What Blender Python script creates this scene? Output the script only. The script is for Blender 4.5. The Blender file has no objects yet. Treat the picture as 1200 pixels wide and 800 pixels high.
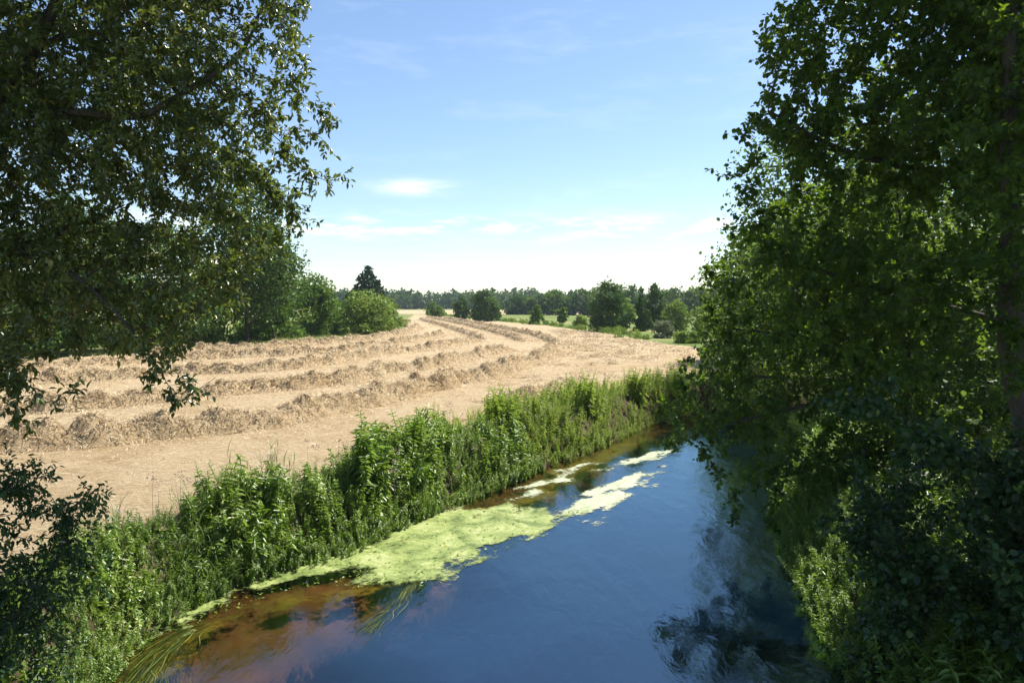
import bpy, math, random
import numpy as np
PI = math.pi
R_ = math.radians
rng = np.random.default_rng(11)
random.seed(5)
scene = bpy.context.scene
COL = scene.collection

# ------------------------------------------------------------ camera geometry
CAM = np.array([0.0, 0.0, 5.4])
FPX = 867.0
PITCH = math.atan(45 / FPX)
CP, SP = math.cos(PITCH), math.sin(PITCH)
ZF = 1.2                      # level of the fields above the water

def ray(px, py):
    a, b = (px - 600) / FPX, (400 - py) / FPX
    return np.array([a, CP + b * SP, -SP + b * CP])
def at(px, py, d):            # world point seen at a photo pixel, d metres ahead
    r = ray(px, py)
    return CAM + r * (d / r[1])
def gnd(px, py, z=ZF):        # world point of a photo pixel on the level z
    r = ray(px, py)
    return CAM + r * ((z - CAM[2]) / r[2])

# ------------------------------------------------------------ numpy noise
def _h(ix, iy, iz):
    n = (ix * 374761393 + iy * 668265263 + iz * 2147483647 + 1013904223) & 0xFFFFFFFF
    n = ((n ^ (n >> 13)) * 1274126177) & 0xFFFFFFFF
    n = ((n ^ (n >> 16)) * 2246822519) & 0xFFFFFFFF
    return ((n ^ (n >> 15)) & 0xFFFF) / 65535.0
def vnoise(p):
    p = np.asarray(p, float)
    if p.shape[1] == 2: p = np.column_stack([p, np.zeros(len(p))])
    i = np.floor(p).astype(np.int64); f = p - i
    f = f * f * (3 - 2 * f)
    x, y, z = i[:, 0], i[:, 1], i[:, 2]; u, v, w = f[:, 0], f[:, 1], f[:, 2]
    r = 0
    for dx in (0, 1):
        for dy in (0, 1):
            for dz in (0, 1):
                r = r + _h(x + dx, y + dy, z + dz) * (u if dx else 1 - u) * (v if dy else 1 - v) * (w if dz else 1 - w)
    return r
def fbm(p, o=4):
    p = np.asarray(p, float); s = 0; a = 1; t = 0
    for k in range(o):
        s = s + a * vnoise(p * (2.03 ** k) + 17.3 * k); t += a; a *= .5
    return s / t

# ------------------------------------------------------------ mesh building
def mk(name, V, F, mat, rnd=None, parent=None, smooth=False):
    V = np.asarray(V, np.float32); F = np.asarray(F, np.int32)
    me = bpy.data.meshes.new(name)
    me.vertices.add(len(V)); me.vertices.foreach_set('co', V.ravel())
    n, k = F.shape
    me.loops.add(n * k); me.loops.foreach_set('vertex_index', F.ravel())
    me.polygons.add(n); me.polygons.foreach_set('loop_start', np.arange(0, n * k, k, dtype=np.int32))
    if smooth: me.polygons.foreach_set('use_smooth', np.ones(n, bool))
    me.update(calc_edges=True)
    if rnd is not None:
        at_ = me.attributes.new('rnd', 'FLOAT', 'POINT'); at_.data.foreach_set('value', np.asarray(rnd, np.float32))
    me.materials.append(mat)
    o = bpy.data.objects.new(name, me); COL.objects.link(o)
    if parent is not None: o.parent = parent
    return o

class Acc:                     # collects quads
    def __init__(s): s.V = []; s.F = []; s.r = []; s.n = 0
    def add(s, V, F, r):
        V = np.asarray(V, float); F = np.asarray(F)
        s.V.append(V); s.F.append(F + s.n); s.n += len(V)
        s.r.append(np.full(len(V), r) if np.isscalar(r) else np.asarray(r))
    def get(s): return np.concatenate(s.V), np.concatenate(s.F), np.concatenate(s.r)
    def inst(s, tv, tf, pos, R, sc, r):
        n, k = len(pos), len(tv)
        sc = np.asarray(sc)
        if sc.ndim == 1: tvs = tv[None] * sc[:, None, None]
        else: tvs = tv[None] * sc[:, None, :]
        V = np.einsum('nij,nkj->nki', R, tvs) + pos[:, None]
        F = tf[None] + (np.arange(n) * k)[:, None, None]
        s.add(V.reshape(-1, 3), F.reshape(-1, tf.shape[1]), np.repeat(r, k))

def nrm(v): return v / (np.linalg.norm(v, axis=-1, keepdims=True) + 1e-9)
def frames(d, up):             # columns: x, y(=d), z(~up)
    d = nrm(d); x = nrm(np.cross(d, up)); z = np.cross(x, d)
    return np.stack([x, d, z], -1)
def rotz(a):
    c, s = np.cos(a), np.sin(a); z = np.zeros_like(c); o = np.ones_like(c)
    return np.stack([np.stack([c, -s, z], -1), np.stack([s, c, z], -1), np.stack([z, z, o], -1)], -2)

ROUND = (np.array([[0, 0, 0], [.34, .28, .09], [.36, .68, .07], [0, 1, -.08], [-.36, .68, .07], [-.34, .28, .09]]),
         np.array([[0, 1, 2, 3], [0, 3, 4, 5]]))
OVAL = (np.array([[0, 0, 0], [.22, .28, .07], [.2, .62, .04], [0, 1, -.16], [-.2, .62, .04], [-.22, .28, .07]]),
        np.array([[0, 1, 2, 3], [0, 3, 4, 5]]))
LANCE = (np.array([[0, 0, 0], [.1, .3, .05], [.085, .62, -.03], [0, 1, -.32], [-.085, .62, -.03], [-.1, .3, .05]]),
         np.array([[0, 1, 2, 3], [0, 3, 4, 5]]))

def catmull(P, step):
    P = np.asarray(P, float); Q = np.vstack([2 * P[0] - P[1], P, 2 * P[-1] - P[-2]])
    out = []
    for i in range(1, len(Q) - 2):
        n = max(2, int(np.linalg.norm(Q[i + 1] - Q[i]) / step))
        t = np.linspace(0, 1, n, endpoint=False)[:, None]
        a, b, c, d = Q[i - 1], Q[i], Q[i + 1], Q[i + 2]
        out.append(.5 * (2 * b + (c - a) * t + (2 * a - 5 * b + 4 * c - d) * t ** 2 + (3 * b - a - 3 * c + d) * t ** 3))
    out.append(P[-1:]); return np.vstack(out)
def pip(P, poly):
    x, y = P[:, 0], P[:, 1]; ins = np.zeros(len(P), bool); n = len(poly)
    for i in range(n):
        x1, y1 = poly[i]; x2, y2 = poly[(i + 1) % n]
        if y1 == y2: continue
        c = ((y1 > y) != (y2 > y)) & (x < (x2 - x1) * (y - y1) / (y2 - y1) + x1)
        ins ^= c
    return ins
def pdist(P, line):
    best = np.full(len(P), 1e9)
    for a, b in zip(line[:-1], line[1:]):
        ab = b - a; t = np.clip(((P - a) @ ab) / (ab @ ab), 0, 1)
        best = np.minimum(best, np.hypot(*(P - a - t[:, None] * ab).T))
    return best

# ------------------------------------------------------------ scene tags
def tag(o, label=None, cat=None, group=None, kind=None):
    if label: o['label'] = label
    if cat: o['category'] = cat
    if group: o['group'] = group
    if kind: o['kind'] = kind
    return o
def empty(name, loc=(0, 0, 0)):
    o = bpy.data.objects.new(name, None); o.location = loc; o.empty_display_size = .3; COL.objects.link(o); return o
def copy_thing(root, loc, rz=0, sc=(1, 1, 1)):
    r = root.copy(); COL.objects.link(r); r.location = loc; r.rotation_euler = (0, 0, rz); r.scale = sc
    for ch in root.children:
        c = ch.copy(); COL.objects.link(c); c.parent = r
    return r

# ------------------------------------------------------------ materials
def newmat(name):
    m = bpy.data.materials.new(name); m.use_nodes = True
    nt = m.node_tree; nt.nodes.clear()
    return m, nt, nt.nodes, nt.links
def N(ns, t, **k):
    n = ns.new(t)
    for a, b in k.items():
        if a in n.inputs.keys() if isinstance(a, str) else False: n.inputs[a].default_value = b
        else: setattr(n, a, b)
    return n
def ramp(ns, stops):
    n = ns.new('ShaderNodeValToRGB'); e = n.color_ramp.elements
    while len(e) < len(stops): e.new(.5)
    for q, (p, c) in zip(e, stops): q.position = p; q.color = (*c, 1)
    return n

def leaf_mat(name, dark, mid, light, trans, tw=.45, rough=.45, spec=.5, objvar=.0):
    m, nt, ns, ln = newmat(name)
    out = ns.new('ShaderNodeOutputMaterial')
    a = N(ns, 'ShaderNodeAttribute', attribute_name='rnd')
    cr = ramp(ns, [(0, dark), (.5, mid), (.9, light), (1, tuple(min(1, c * f) for c, f in zip(light, (1.7, 1.25, 1.0))))])
    ln.new(a.outputs['Fac'], cr.inputs[0])
    p = ns.new('ShaderNodeBsdfPrincipled'); p.inputs['Roughness'].default_value = rough
    p.inputs['Specular IOR Level'].default_value = spec
    ln.new(cr.outputs[0], p.inputs['Base Color'])
    t = ns.new('ShaderNodeBsdfTranslucent')
    tm = N(ns, 'ShaderNodeMix', data_type='RGBA', blend_type='MIX'); tm.inputs['Factor'].default_value = .35
    tm.inputs[6].default_value = (*trans, 1); ln.new(cr.outputs[0], tm.inputs[7]); ln.new(tm.outputs[2], t.inputs[0])
    mx = ns.new('ShaderNodeMixShader'); mx.inputs[0].default_value = tw
    ln.new(p.outputs[0], mx.inputs[1]); ln.new(t.outputs[0], mx.inputs[2]); ln.new(mx.outputs[0], out.inputs[0])
    return m
def plain(name, c1, c2, scale=3.0, rough=.85, bump=.4, stretch=(1, 1, 1), coords='Object', bscale=None):
    m, nt, ns, ln = newmat(name)
    out = ns.new('ShaderNodeOutputMaterial'); p = ns.new('ShaderNodeBsdfPrincipled')
    p.inputs['Roughness'].default_value = rough; p.inputs['Specular IOR Level'].default_value = .25
    tc = ns.new('ShaderNodeTexCoord'); mp = ns.new('ShaderNodeMapping'); mp.inputs['Scale'].default_value = stretch
    nz = ns.new('ShaderNodeTexNoise'); nz.inputs['Scale'].default_value = scale; nz.inputs['Detail'].default_value = 8
    nz.inputs['Roughness'].default_value = .65
    ln.new(tc.outputs[coords], mp.inputs[0]); ln.new(mp.outputs[0], nz.inputs[0])
    cr = ramp(ns, [(.3, c1), (.7, c2)]); ln.new(nz.outputs[0], cr.inputs[0]); ln.new(cr.outputs[0], p.inputs['Base Color'])
    b = ns.new('ShaderNodeBump'); b.inputs['Strength'].default_value = bump; b.inputs['Distance'].default_value = .05
    ln.new(nz.outputs[0], b.inputs['Height']); ln.new(b.outputs[0], p.inputs['Normal'])
    ln.new(p.outputs[0], out.inputs[0]); return m

M = {}
M['bark'] = plain('bark', (.035, .028, .02), (.11, .09, .07), 9, .9, .8, (1, 1, .25))
M['leaf_left'] = leaf_mat('glossy_olive_leaf', (.03, .055, .008), (.078, .115, .018), (.2, .24, .06), (.2, .25, .02), .38, .32, .8)
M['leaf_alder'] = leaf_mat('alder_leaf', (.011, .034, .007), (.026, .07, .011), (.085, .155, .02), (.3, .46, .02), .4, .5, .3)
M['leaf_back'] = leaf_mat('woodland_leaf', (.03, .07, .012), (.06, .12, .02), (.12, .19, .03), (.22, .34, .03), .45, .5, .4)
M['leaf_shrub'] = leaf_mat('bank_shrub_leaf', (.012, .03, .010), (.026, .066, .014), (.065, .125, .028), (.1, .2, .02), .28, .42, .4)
M['leaf_herb'] = leaf_mat('nettle_leaf', (.055, .11, .012), (.15, .235, .026), (.29, .37, .08), (.3, .48, .03), .36, .36, .6)
M['leaf_bright'] = leaf_mat('meadow_herb_leaf', (.12, .19, .018), (.23, .32, .032), (.36, .42, .08), (.34, .46, .04), .4, .55, .35)
M['reed'] = leaf_mat('reed_blade', (.06, .11, .02), (.11, .18, .035), (.2, .26, .08), (.22, .36, .04), .35, .4, .5)
M['grass'] = leaf_mat('verge_grass', (.1, .13, .025), (.16, .2, .04), (.3, .3, .11), (.2, .3, .04), .35, .6, .3)
M['far_dark'] = leaf_mat('far_dark_foliage', (.03, .075, .013), (.06, .125, .02), (.11, .19, .03), (.1, .18, .02), .25, .6, .15)
M['far_mid'] = leaf_mat('far_mid_foliage', (.055, .12, .015), (.105, .19, .022), (.18, .27, .035), (.18, .29, .03), .3, .6, .15)
M['far_light'] = leaf_mat('far_light_foliage', (.1, .17, .02), (.17, .25, .03), (.25, .31, .05), (.22, .34, .03), .35, .6, .3)
M['willow_grey'] = leaf_mat('grey_willow_foliage', (.1, .14, .07), (.16, .2, .1), (.22, .27, .15), (.2, .26, .1), .3, .6, .3)
M['conifer'] = leaf_mat('conifer_needles', (.016, .045, .022), (.034, .075, .035), (.06, .11, .05), (.03, .06, .02), .15, .6, .3)
M['straw'] = leaf_mat('dry_straw', (.29, .21, .11), (.52, .41, .25), (.68, .57, .39), (.5, .4, .25), .15, .7, .2)
M['flower'] = leaf_mat('faded_flower_head', (.3, .2, .16), (.42, .3, .24), (.55, .45, .36), (.4, .3, .25), .2, .8, .1)
M['weed'] = leaf_mat('river_weed', (.02, .032, .005), (.05, .07, .008), (.15, .19, .03), (.2, .26, .03), .2, .35, .5)
M['soil'] = plain('bank_soil', (.035, .024, .016), (.09, .065, .045), 2.2, .95, .9)
M['wood_post'] = plain('weathered_wood', (.12, .1, .08), (.25, .22, .18), 6, .9, .5, (1, 1, .2))

def ground_mat():
    m, nt, ns, ln = newmat('meadow_ground')
    out = ns.new('ShaderNodeOutputMaterial'); p = ns.new('ShaderNodeBsdfPrincipled')
    p.inputs['Roughness'].default_value = .95; p.inputs['Specular IOR Level'].default_value = .1
    tc = ns.new('ShaderNodeTexCoord')
    n1 = N(ns, 'ShaderNodeTexNoise'); n1.inputs['Scale'].default_value = .05; n1.inputs['Detail'].default_value = 8
    n2 = N(ns, 'ShaderNodeTexNoise'); n2.inputs['Scale'].default_value = 2.5; n2.inputs['Detail'].default_value = 6
    ln.new(tc.outputs['Object'], n1.inputs[0]); ln.new(tc.outputs['Object'], n2.inputs[0])
    cr = ramp(ns, [(.35, (.09, .13, .03)), (.5, (.15, .185, .05)), (.68, (.27, .25, .1))])
    ln.new(n1.outputs[0], cr.inputs[0])
    cs = ramp(ns, [(.3, (.035, .026, .015)), (.7, (.11, .08, .048))]); ln.new(n2.outputs[0], cs.inputs[0])
    a = N(ns, 'ShaderNodeAttribute', attribute_name='rnd')   # 1 = bare soil of the banks and bed
    mx = N(ns, 'ShaderNodeMix', data_type='RGBA'); ln.new(a.outputs['Fac'], mx.inputs['Factor'])
    ln.new(cr.outputs[0], mx.inputs[6]); ln.new(cs.outputs[0], mx.inputs[7]); ln.new(mx.outputs[2], p.inputs['Base Color'])
    b = ns.new('ShaderNodeBump'); b.inputs['Strength'].default_value = .6; b.inputs['Distance'].default_value = .08
    ln.new(n2.outputs[0], b.inputs['Height']); ln.new(b.outputs[0], p.inputs['Normal']); ln.new(p.outputs[0], out.inputs[0])
    return m
def hay_mat(name='mown_hay', green=.0):
    m, nt, ns, ln = newmat(name)
    out = ns.new('ShaderNodeOutputMaterial'); p = ns.new('ShaderNodeBsdfPrincipled')
    p.inputs['Roughness'].default_value = .9; p.inputs['Specular IOR Level'].default_value = .15
    tc = ns.new('ShaderNodeTexCoord')
    big = ns.new('ShaderNodeTexNoise'); big.inputs['Scale'].default_value = .35; big.inputs['Detail'].default_value = 6; big.inputs['Roughness'].default_value = .7
    fine = ns.new('ShaderNodeTexNoise'); fine.inputs['Scale'].default_value = 9; fine.inputs['Detail'].default_value = 8; fine.inputs['Roughness'].default_value = .75
    fine.inputs['Distortion'].default_value = 1.2
    mp = ns.new('ShaderNodeMapping'); mp.inputs['Scale'].default_value = (.5, 1.4, 1); mp.inputs['Rotation'].default_value = (0, 0, .5)
    ln.new(tc.outputs['Object'], big.inputs[0]); ln.new(tc.outputs['Object'], mp.inputs[0]); ln.new(mp.outputs[0], fine.inputs[0])
    c1 = ramp(ns, [(.3, (.19, .135, .075)), (.43, (.4, .305, .185)), (.58, (.53, .42, .265)), (.76, (.64, .53, .36))]); ln.new(fine.outputs[0], c1.inputs[0])
    c2 = ramp(ns, [(.32, (.66, .55, .4)), (.5, (.95, .9, .82)), (.68, (1.0, 1.0, .98))]); ln.new(big.outputs[0], c2.inputs[0])
    mx = N(ns, 'ShaderNodeMix', data_type='RGBA', blend_type='MULTIPLY'); mx.inputs['Factor'].default_value = .8
    ln.new(c1.outputs[0], mx.inputs[6]); ln.new(c2.outputs[0], mx.inputs[7]); ln.new(mx.outputs[2], p.inputs['Base Color'])
    b = ns.new('ShaderNodeBump'); b.inputs['Strength'].default_value = 1.0; b.inputs['Distance'].default_value = .1
    ln.new(fine.outputs[0], b.inputs['Height']); ln.new(b.outputs[0], p.inputs['Normal']); ln.new(p.outputs[0], out.inputs[0])
    return m
def water_mat():
    m, nt, ns, ln = newmat('river_water')
    out = ns.new('ShaderNodeOutputMaterial'); tc = ns.new('ShaderNodeTexCoord')
    mp = ns.new('ShaderNodeMapping'); mp.inputs['Rotation'].default_value = (0, 0, R_(-25)); mp.inputs['Scale'].default_value = (2.2, .9, 1)
    ln.new(tc.outputs['Object'], mp.inputs[0])
    n1 = ns.new('ShaderNodeTexNoise'); n1.inputs['Scale'].default_value = 1.1; n1.inputs['Detail'].default_value = 5; n1.inputs['Roughness'].default_value = .55
    n1.inputs['Distortion'].default_value = .8
    ln.new(mp.outputs[0], n1.inputs[0])
    n2 = ns.new('ShaderNodeTexNoise'); n2.inputs['Scale'].default_value = .22; n2.inputs['Detail'].default_value = 3
    ln.new(tc.outputs['Object'], n2.inputs[0])
    pw = N(ns, 'ShaderNodeMapRange'); pw.inputs[1].default_value = .35; pw.inputs[2].default_value = .65; pw.inputs[3].default_value = .25; pw.inputs[4].default_value = 1
    ln.new(n2.outputs[0], pw.inputs[0])
    ml = N(ns, 'ShaderNodeMath', operation='MULTIPLY'); ln.new(n1.outputs[0], ml.inputs[0]); ln.new(pw.outputs[0], ml.inputs[1])
    n3 = ns.new('ShaderNodeTexNoise'); n3.inputs['Scale'].default_value = 5.5; n3.inputs['Detail'].default_value = 4; n3.inputs['Distortion'].default_value = .5
    ln.new(mp.outputs[0], n3.inputs[0])
    m3 = N(ns, 'ShaderNodeMath', operation='MULTIPLY'); ln.new(n3.outputs[0], m3.inputs[0]); ln.new(pw.outputs[0], m3.inputs[1])
    m4 = N(ns, 'ShaderNodeMath', operation='MULTIPLY_ADD'); ln.new(m3.outputs[0], m4.inputs[0]); m4.inputs[1].default_value = .16; ln.new(ml.outputs[0], m4.inputs[2]); ml = m4
    b = ns.new('ShaderNodeBump'); b.inputs['Strength'].default_value = .58; b.inputs['Distance'].default_value = .04
    ln.new(ml.outputs[0], b.inputs['Height'])
    g = ns.new('ShaderNodeBsdfGlossy'); g.inputs['Roughness'].default_value = .04; g.inputs['Color'].default_value = (.66, .89, 1, 1)
    ln.new(b.outputs[0], g.inputs['Normal'])
    fr = ns.new('ShaderNodeFresnel'); ior = N(ns, 'ShaderNodeMath', operation='MULTIPLY_ADD'); ra = N(ns, 'ShaderNodeAttribute', attribute_name='rnd'); ln.new(ra.outputs['Fac'], ior.inputs[0]); ior.inputs[1].default_value = 1.25; ior.inputs[2].default_value = 1.6; ln.new(ior.outputs[0], fr.inputs['IOR']); ln.new(b.outputs[0], fr.inputs['Normal'])
    tr = ns.new('ShaderNodeBsdfTransparent'); tr.inputs[0].default_value = (.85, .66, .45, 1)
    df = ns.new('ShaderNodeBsdfDiffuse'); df.inputs[0].default_value = (.001, .004, .011, 1)
    body = ns.new('ShaderNodeMixShader'); a = N(ns, 'ShaderNodeAttribute', attribute_name='rnd'); ln.new(a.outputs['Fac'], body.inputs[0])   # turbidity: clear over the shallows
    ln.new(tr.outputs[0], body.inputs[1]); ln.new(df.outputs[0], body.inputs[2])
    mx = ns.new('ShaderNodeMixShader'); ln.new(fr.outputs[0], mx.inputs[0]); ln.new(body.outputs[0], mx.inputs[1]); ln.new(g.outputs[0], mx.inputs[2])
    ln.new(mx.outputs[0], out.inputs[0]); return m
def algae_mat(name, c1, c2, c3, alo=.0, ahi=.0):
    m, nt, ns, ln = newmat(name)
    out = ns.new('ShaderNodeOutputMaterial'); p = ns.new('ShaderNodeBsdfPrincipled'); p.inputs['Roughness'].default_value = .6
    tc = ns.new('ShaderNodeTexCoord')
    n1 = ns.new('ShaderNodeTexNoise'); n1.inputs['Scale'].default_value = 1.3; n1.inputs['Detail'].default_value = 12; n1.inputs['Roughness'].default_value = .82; n1.inputs['Distortion'].default_value = .6
    ln.new(tc.outputs['Object'], n1.inputs[0])
    cr = ramp(ns, [(.3, tuple(q * .35 for q in c1)), (.42, c1), (.53, c2), (.66, c3)]); ln.new(n1.outputs[0], cr.inputs[0]); ln.new(cr.outputs[0], p.inputs['Base Color'])
    n2 = ns.new('ShaderNodeTexNoise'); n2.inputs['Scale'].default_value = 7; n2.inputs['Detail'].default_value = 8; n2.inputs['Roughness'].default_value = .75
    ln.new(tc.outputs['Object'], n2.inputs[0])
    a = N(ns, 'ShaderNodeAttribute', attribute_name='rnd')   # density of the floating mat, 0 at its ragged rim
    ad = N(ns, 'ShaderNodeMath', operation='ADD'); ln.new(a.outputs['Fac'], ad.inputs[0]); ln.new(n2.outputs[0], ad.inputs[1])
    mr = N(ns, 'ShaderNodeMapRange'); mr.inputs[1].default_value = .62; mr.inputs[2].default_value = .8
    ln.new(ad.outputs[0], mr.inputs[0])
    b = ns.new('ShaderNodeBump'); b.inputs['Strength'].default_value = .5; b.inputs['Distance'].default_value = .03
    ln.new(n2.outputs[0], b.inputs['Height']); ln.new(b.outputs[0], p.inputs['Normal'])
    tr = ns.new('ShaderNodeBsdfTransparent'); mx = ns.new('ShaderNodeMixShader')
    ln.new(mr.outputs[0], mx.inputs[0]); ln.new(tr.outputs[0], mx.inputs[1]); ln.new(p.outputs[0], mx.inputs[2]); ln.new(mx.outputs[0], out.inputs[0])
    return m

# ------------------------------------------------------------ river and terrain
LB = catmull([(-5.0, -45), (-5.2, 0), (-5.5, 8), (-5.85, 11), (-5.7, 12.6), (-4.9, 14.1), (-3.6, 15.6), (-2.2, 18.2), (-.2, 21.6),
              (1.4, 24.3), (3.9, 28.4), (7, 33.8), (12, 38), (20, 43), (32, 46), (60, 50), (130, 70), (400, 120)], .8)
RB = catmull([(5, -45), (4.8, 0), (4.7, 9), (5.1, 12), (6, 16), (7.3, 20), (9.5, 24), (13, 28), (18, 32), (26, 36),
              (40, 39), (70, 43), (135, 60), (405, 108)], .8)
RIVER = np.vstack([LB, RB[::-1]])
def river_sd(P):
    P = np.asarray(P, float)
    near = (P[:, 0] > -14) & (P[:, 0] < 410) & (P[:, 1] > -50) & (P[:, 1] < 140)
    sd = np.full(len(P), 50.0)
    if near.any():
        Q = P[near]
        d = np.minimum(pdist(Q, LB[::2] if len(LB) % 2 else np.vstack([LB[::2], LB[-1:]])), pdist(Q, RB[::2] if len(RB) % 2 else np.vstack([RB[::2], RB[-1:]])))
        sd[near] = np.where(pip(Q, RIVER[::1]), -d, d)
    return sd
def height(P):
    sd = river_sd(P)
    up = np.clip((sd + .15) / 1.45, 0, 1); up = up * up * (3 - 2 * up)
    dn = np.clip(-sd / 4, 0, 1)
    z = np.where(sd > -.15, -.12 + up * (ZF + .12), -.12 - dn * .65)
    z = z + (fbm(np.asarray(P)[:, :2] * .7, 3) - .5) * .25 * np.clip(1.2 - abs(sd - 1) / 1.6, 0, 1)
    return z

def axis(lo, hi, a, b, st, g=1.12):
    c = list(np.arange(a, b + 1e-6, st)); s = st; x = c[-1]
    while x < hi: s *= g; x += s; c.append(min(x, hi))
    s = st; x = c[0]
    while x > lo: s *= g; x -= s; c.insert(0, max(x, lo))
    return np.array(c)
def grid(xs, ys):
    X, Y = np.meshgrid(xs, ys); P = np.column_stack([X.ravel(), Y.ravel()])
    nx, ny = len(xs), len(ys)
    i = (np.arange(ny - 1)[:, None] * nx + np.arange(nx - 1)[None]).ravel()
    F = np.column_stack([i, i + 1, i + nx + 1, i + nx]); return P, F
def compact(V, F, *ar):
    u, inv = np.unique(F.ravel(), return_inverse=True)
    return (V[u], inv.reshape(F.shape)) + tuple(a[u] for a in ar)

P, F = grid(axis(-2000, 2000, -12, 26, .3), axis(-150, 2200, 2, 50, .3))
z = height(P); sd = river_sd(P)
right_side = (P[:, 0] > 3) & (P[:, 1] < 45) & (sd > 0) & (P[:, 0] > np.interp(P[:, 1], [-45, 9, 20, 28, 36, 45], [4, 4, 6.5, 12, 25, 60]))
soil = np.clip(1.6 - sd / 1.6, 0, 1); soil[right_side] = np.clip(soil[right_side] + .75, 0, 1)
o = mk('ground', np.column_stack([P, z]), F, ground_mat(), soil, smooth=True)
tag(o, 'green grass and bare earth banks spreading from the river to the horizon', 'ground', kind='structure')

wx = axis(-8, 405, -8, 30, .4, 1.1); wy = axis(-45, 125, 0, 50, .4, 1.1)
P, F = grid(wx, wy); s = river_sd(P); keep = (s[F] < 1.2).any(1); F = F[keep]
V, F = compact(np.column_stack([P, np.zeros(len(P))]), F)
dl = pdist(V[:, :2], LB) + (fbm(V[:, :2] * .6, 3) - .5) * 2
o = mk('river', V, F, water_mat(), np.clip((dl - np.interp(V[:, 1], [12, 17, 24], [2.2, 1.4, .6])) / 3.2, .05, .8), smooth=True)
tag(o, 'blue slow river reflecting the sky, curving away behind the trees', 'river', kind='structure')

P, F = grid(np.arange(-8, 16, .4), np.arange(2, 45, .4)); sb = river_sd(P); F = F[(sb[F] < -.25).all(1)]
V, F = compact(np.column_stack([P, height(P) + .02]), F)
o = mk('river_bed', V, F, plain('sandy_bed', (.03, .03, .012), (.13, .085, .055), .8, .95, .5), smooth=True); tag(o, 'brown sandy river bed showing through the shallow water', 'river bed', kind='structure')
# mown field: river side follows the left bank
bank = [p + nv for p, nv in zip(LB, np.zeros_like(LB))]
def inland(s, off):            # point off metres inland of the left waterline at index s
    i = int(np.clip(s, 1, len(LB) - 2)); t = LB[i + 1] - LB[i - 1]; t /= np.linalg.norm(t)
    return LB[i] + off * np.array([-t[1], t[0]])
idx = [i for i in range(len(LB)) if 5 < LB[i][1] < 41]
near_edge = np.array([inland(i, float(np.interp(LB[i][1], [8, 15, 18, 24, 30], [1.35, 1.35, 1.9, 2.5, 2.9]))) for i in idx])
far_edge = np.array([gnd(*q)[:2] for q in [(815, 407), (760, 400), (720, 392), (690, 388), (640, 381.5), (600, 378), (540, 372), (500, 369), (482, 368), (474, 376), (465, 386), (440, 391), (400, 395), (340, 400), (270, 405.5), (200, 411), (100, 418), (-60, 428)]])
field_poly = np.vstack([near_edge, far_edge, [[-60, 20], [-30, 4]]])
fx = axis(-75, 45, -22, 16, .22, 1.04); fy = axis(3, 290, 9, 48, .22, 1.04)
P, F = grid(fx, fy)
warp = (np.column_stack([fbm(P * .8, 3), fbm(P * .8 + 40, 3)]) - .5) * 1.2
ins = pip(P + warp, field_poly); F = F[ins[F].all(1)]
fine = (fbm(P * np.array([1.1, 2.6]), 4) - .5)
zz = np.maximum(height(P), ZF - .02) + .035 + fine * .09
V, F = compact(np.column_stack([P, zz]), F)
o = mk('mown_field', V, F, hay_mat(), smooth=True)
tag(o, 'pale straw coloured mown hay field beyond the green river bank', 'field', kind='structure')

# far pale stubble field and a track of dry grass
def sheet(name, pts, z, mat, label, cat):
    Pp = np.array(pts); n = len(pts) // 2
    V = np.column_stack([Pp, np.full(len(Pp), z)]); Fs = [[i, i + 1, len(pts) - 2 - i, len(pts) - 1 - i] for i in range(n - 1)]
    o = mk(name, V, Fs, mat); tag(o, label, cat, kind='structure')
sheet('stubble_field', [(-200, 300), (-80, 292), (-20, 275), (60, 262), (160, 250), (260, 300), (140, 400), (60, 430), (-30, 445), (-220, 460)],
      ZF + .03, hay_mat('far_stubble'), 'narrow pale stubble field in front of the far wood', 'field')

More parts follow.
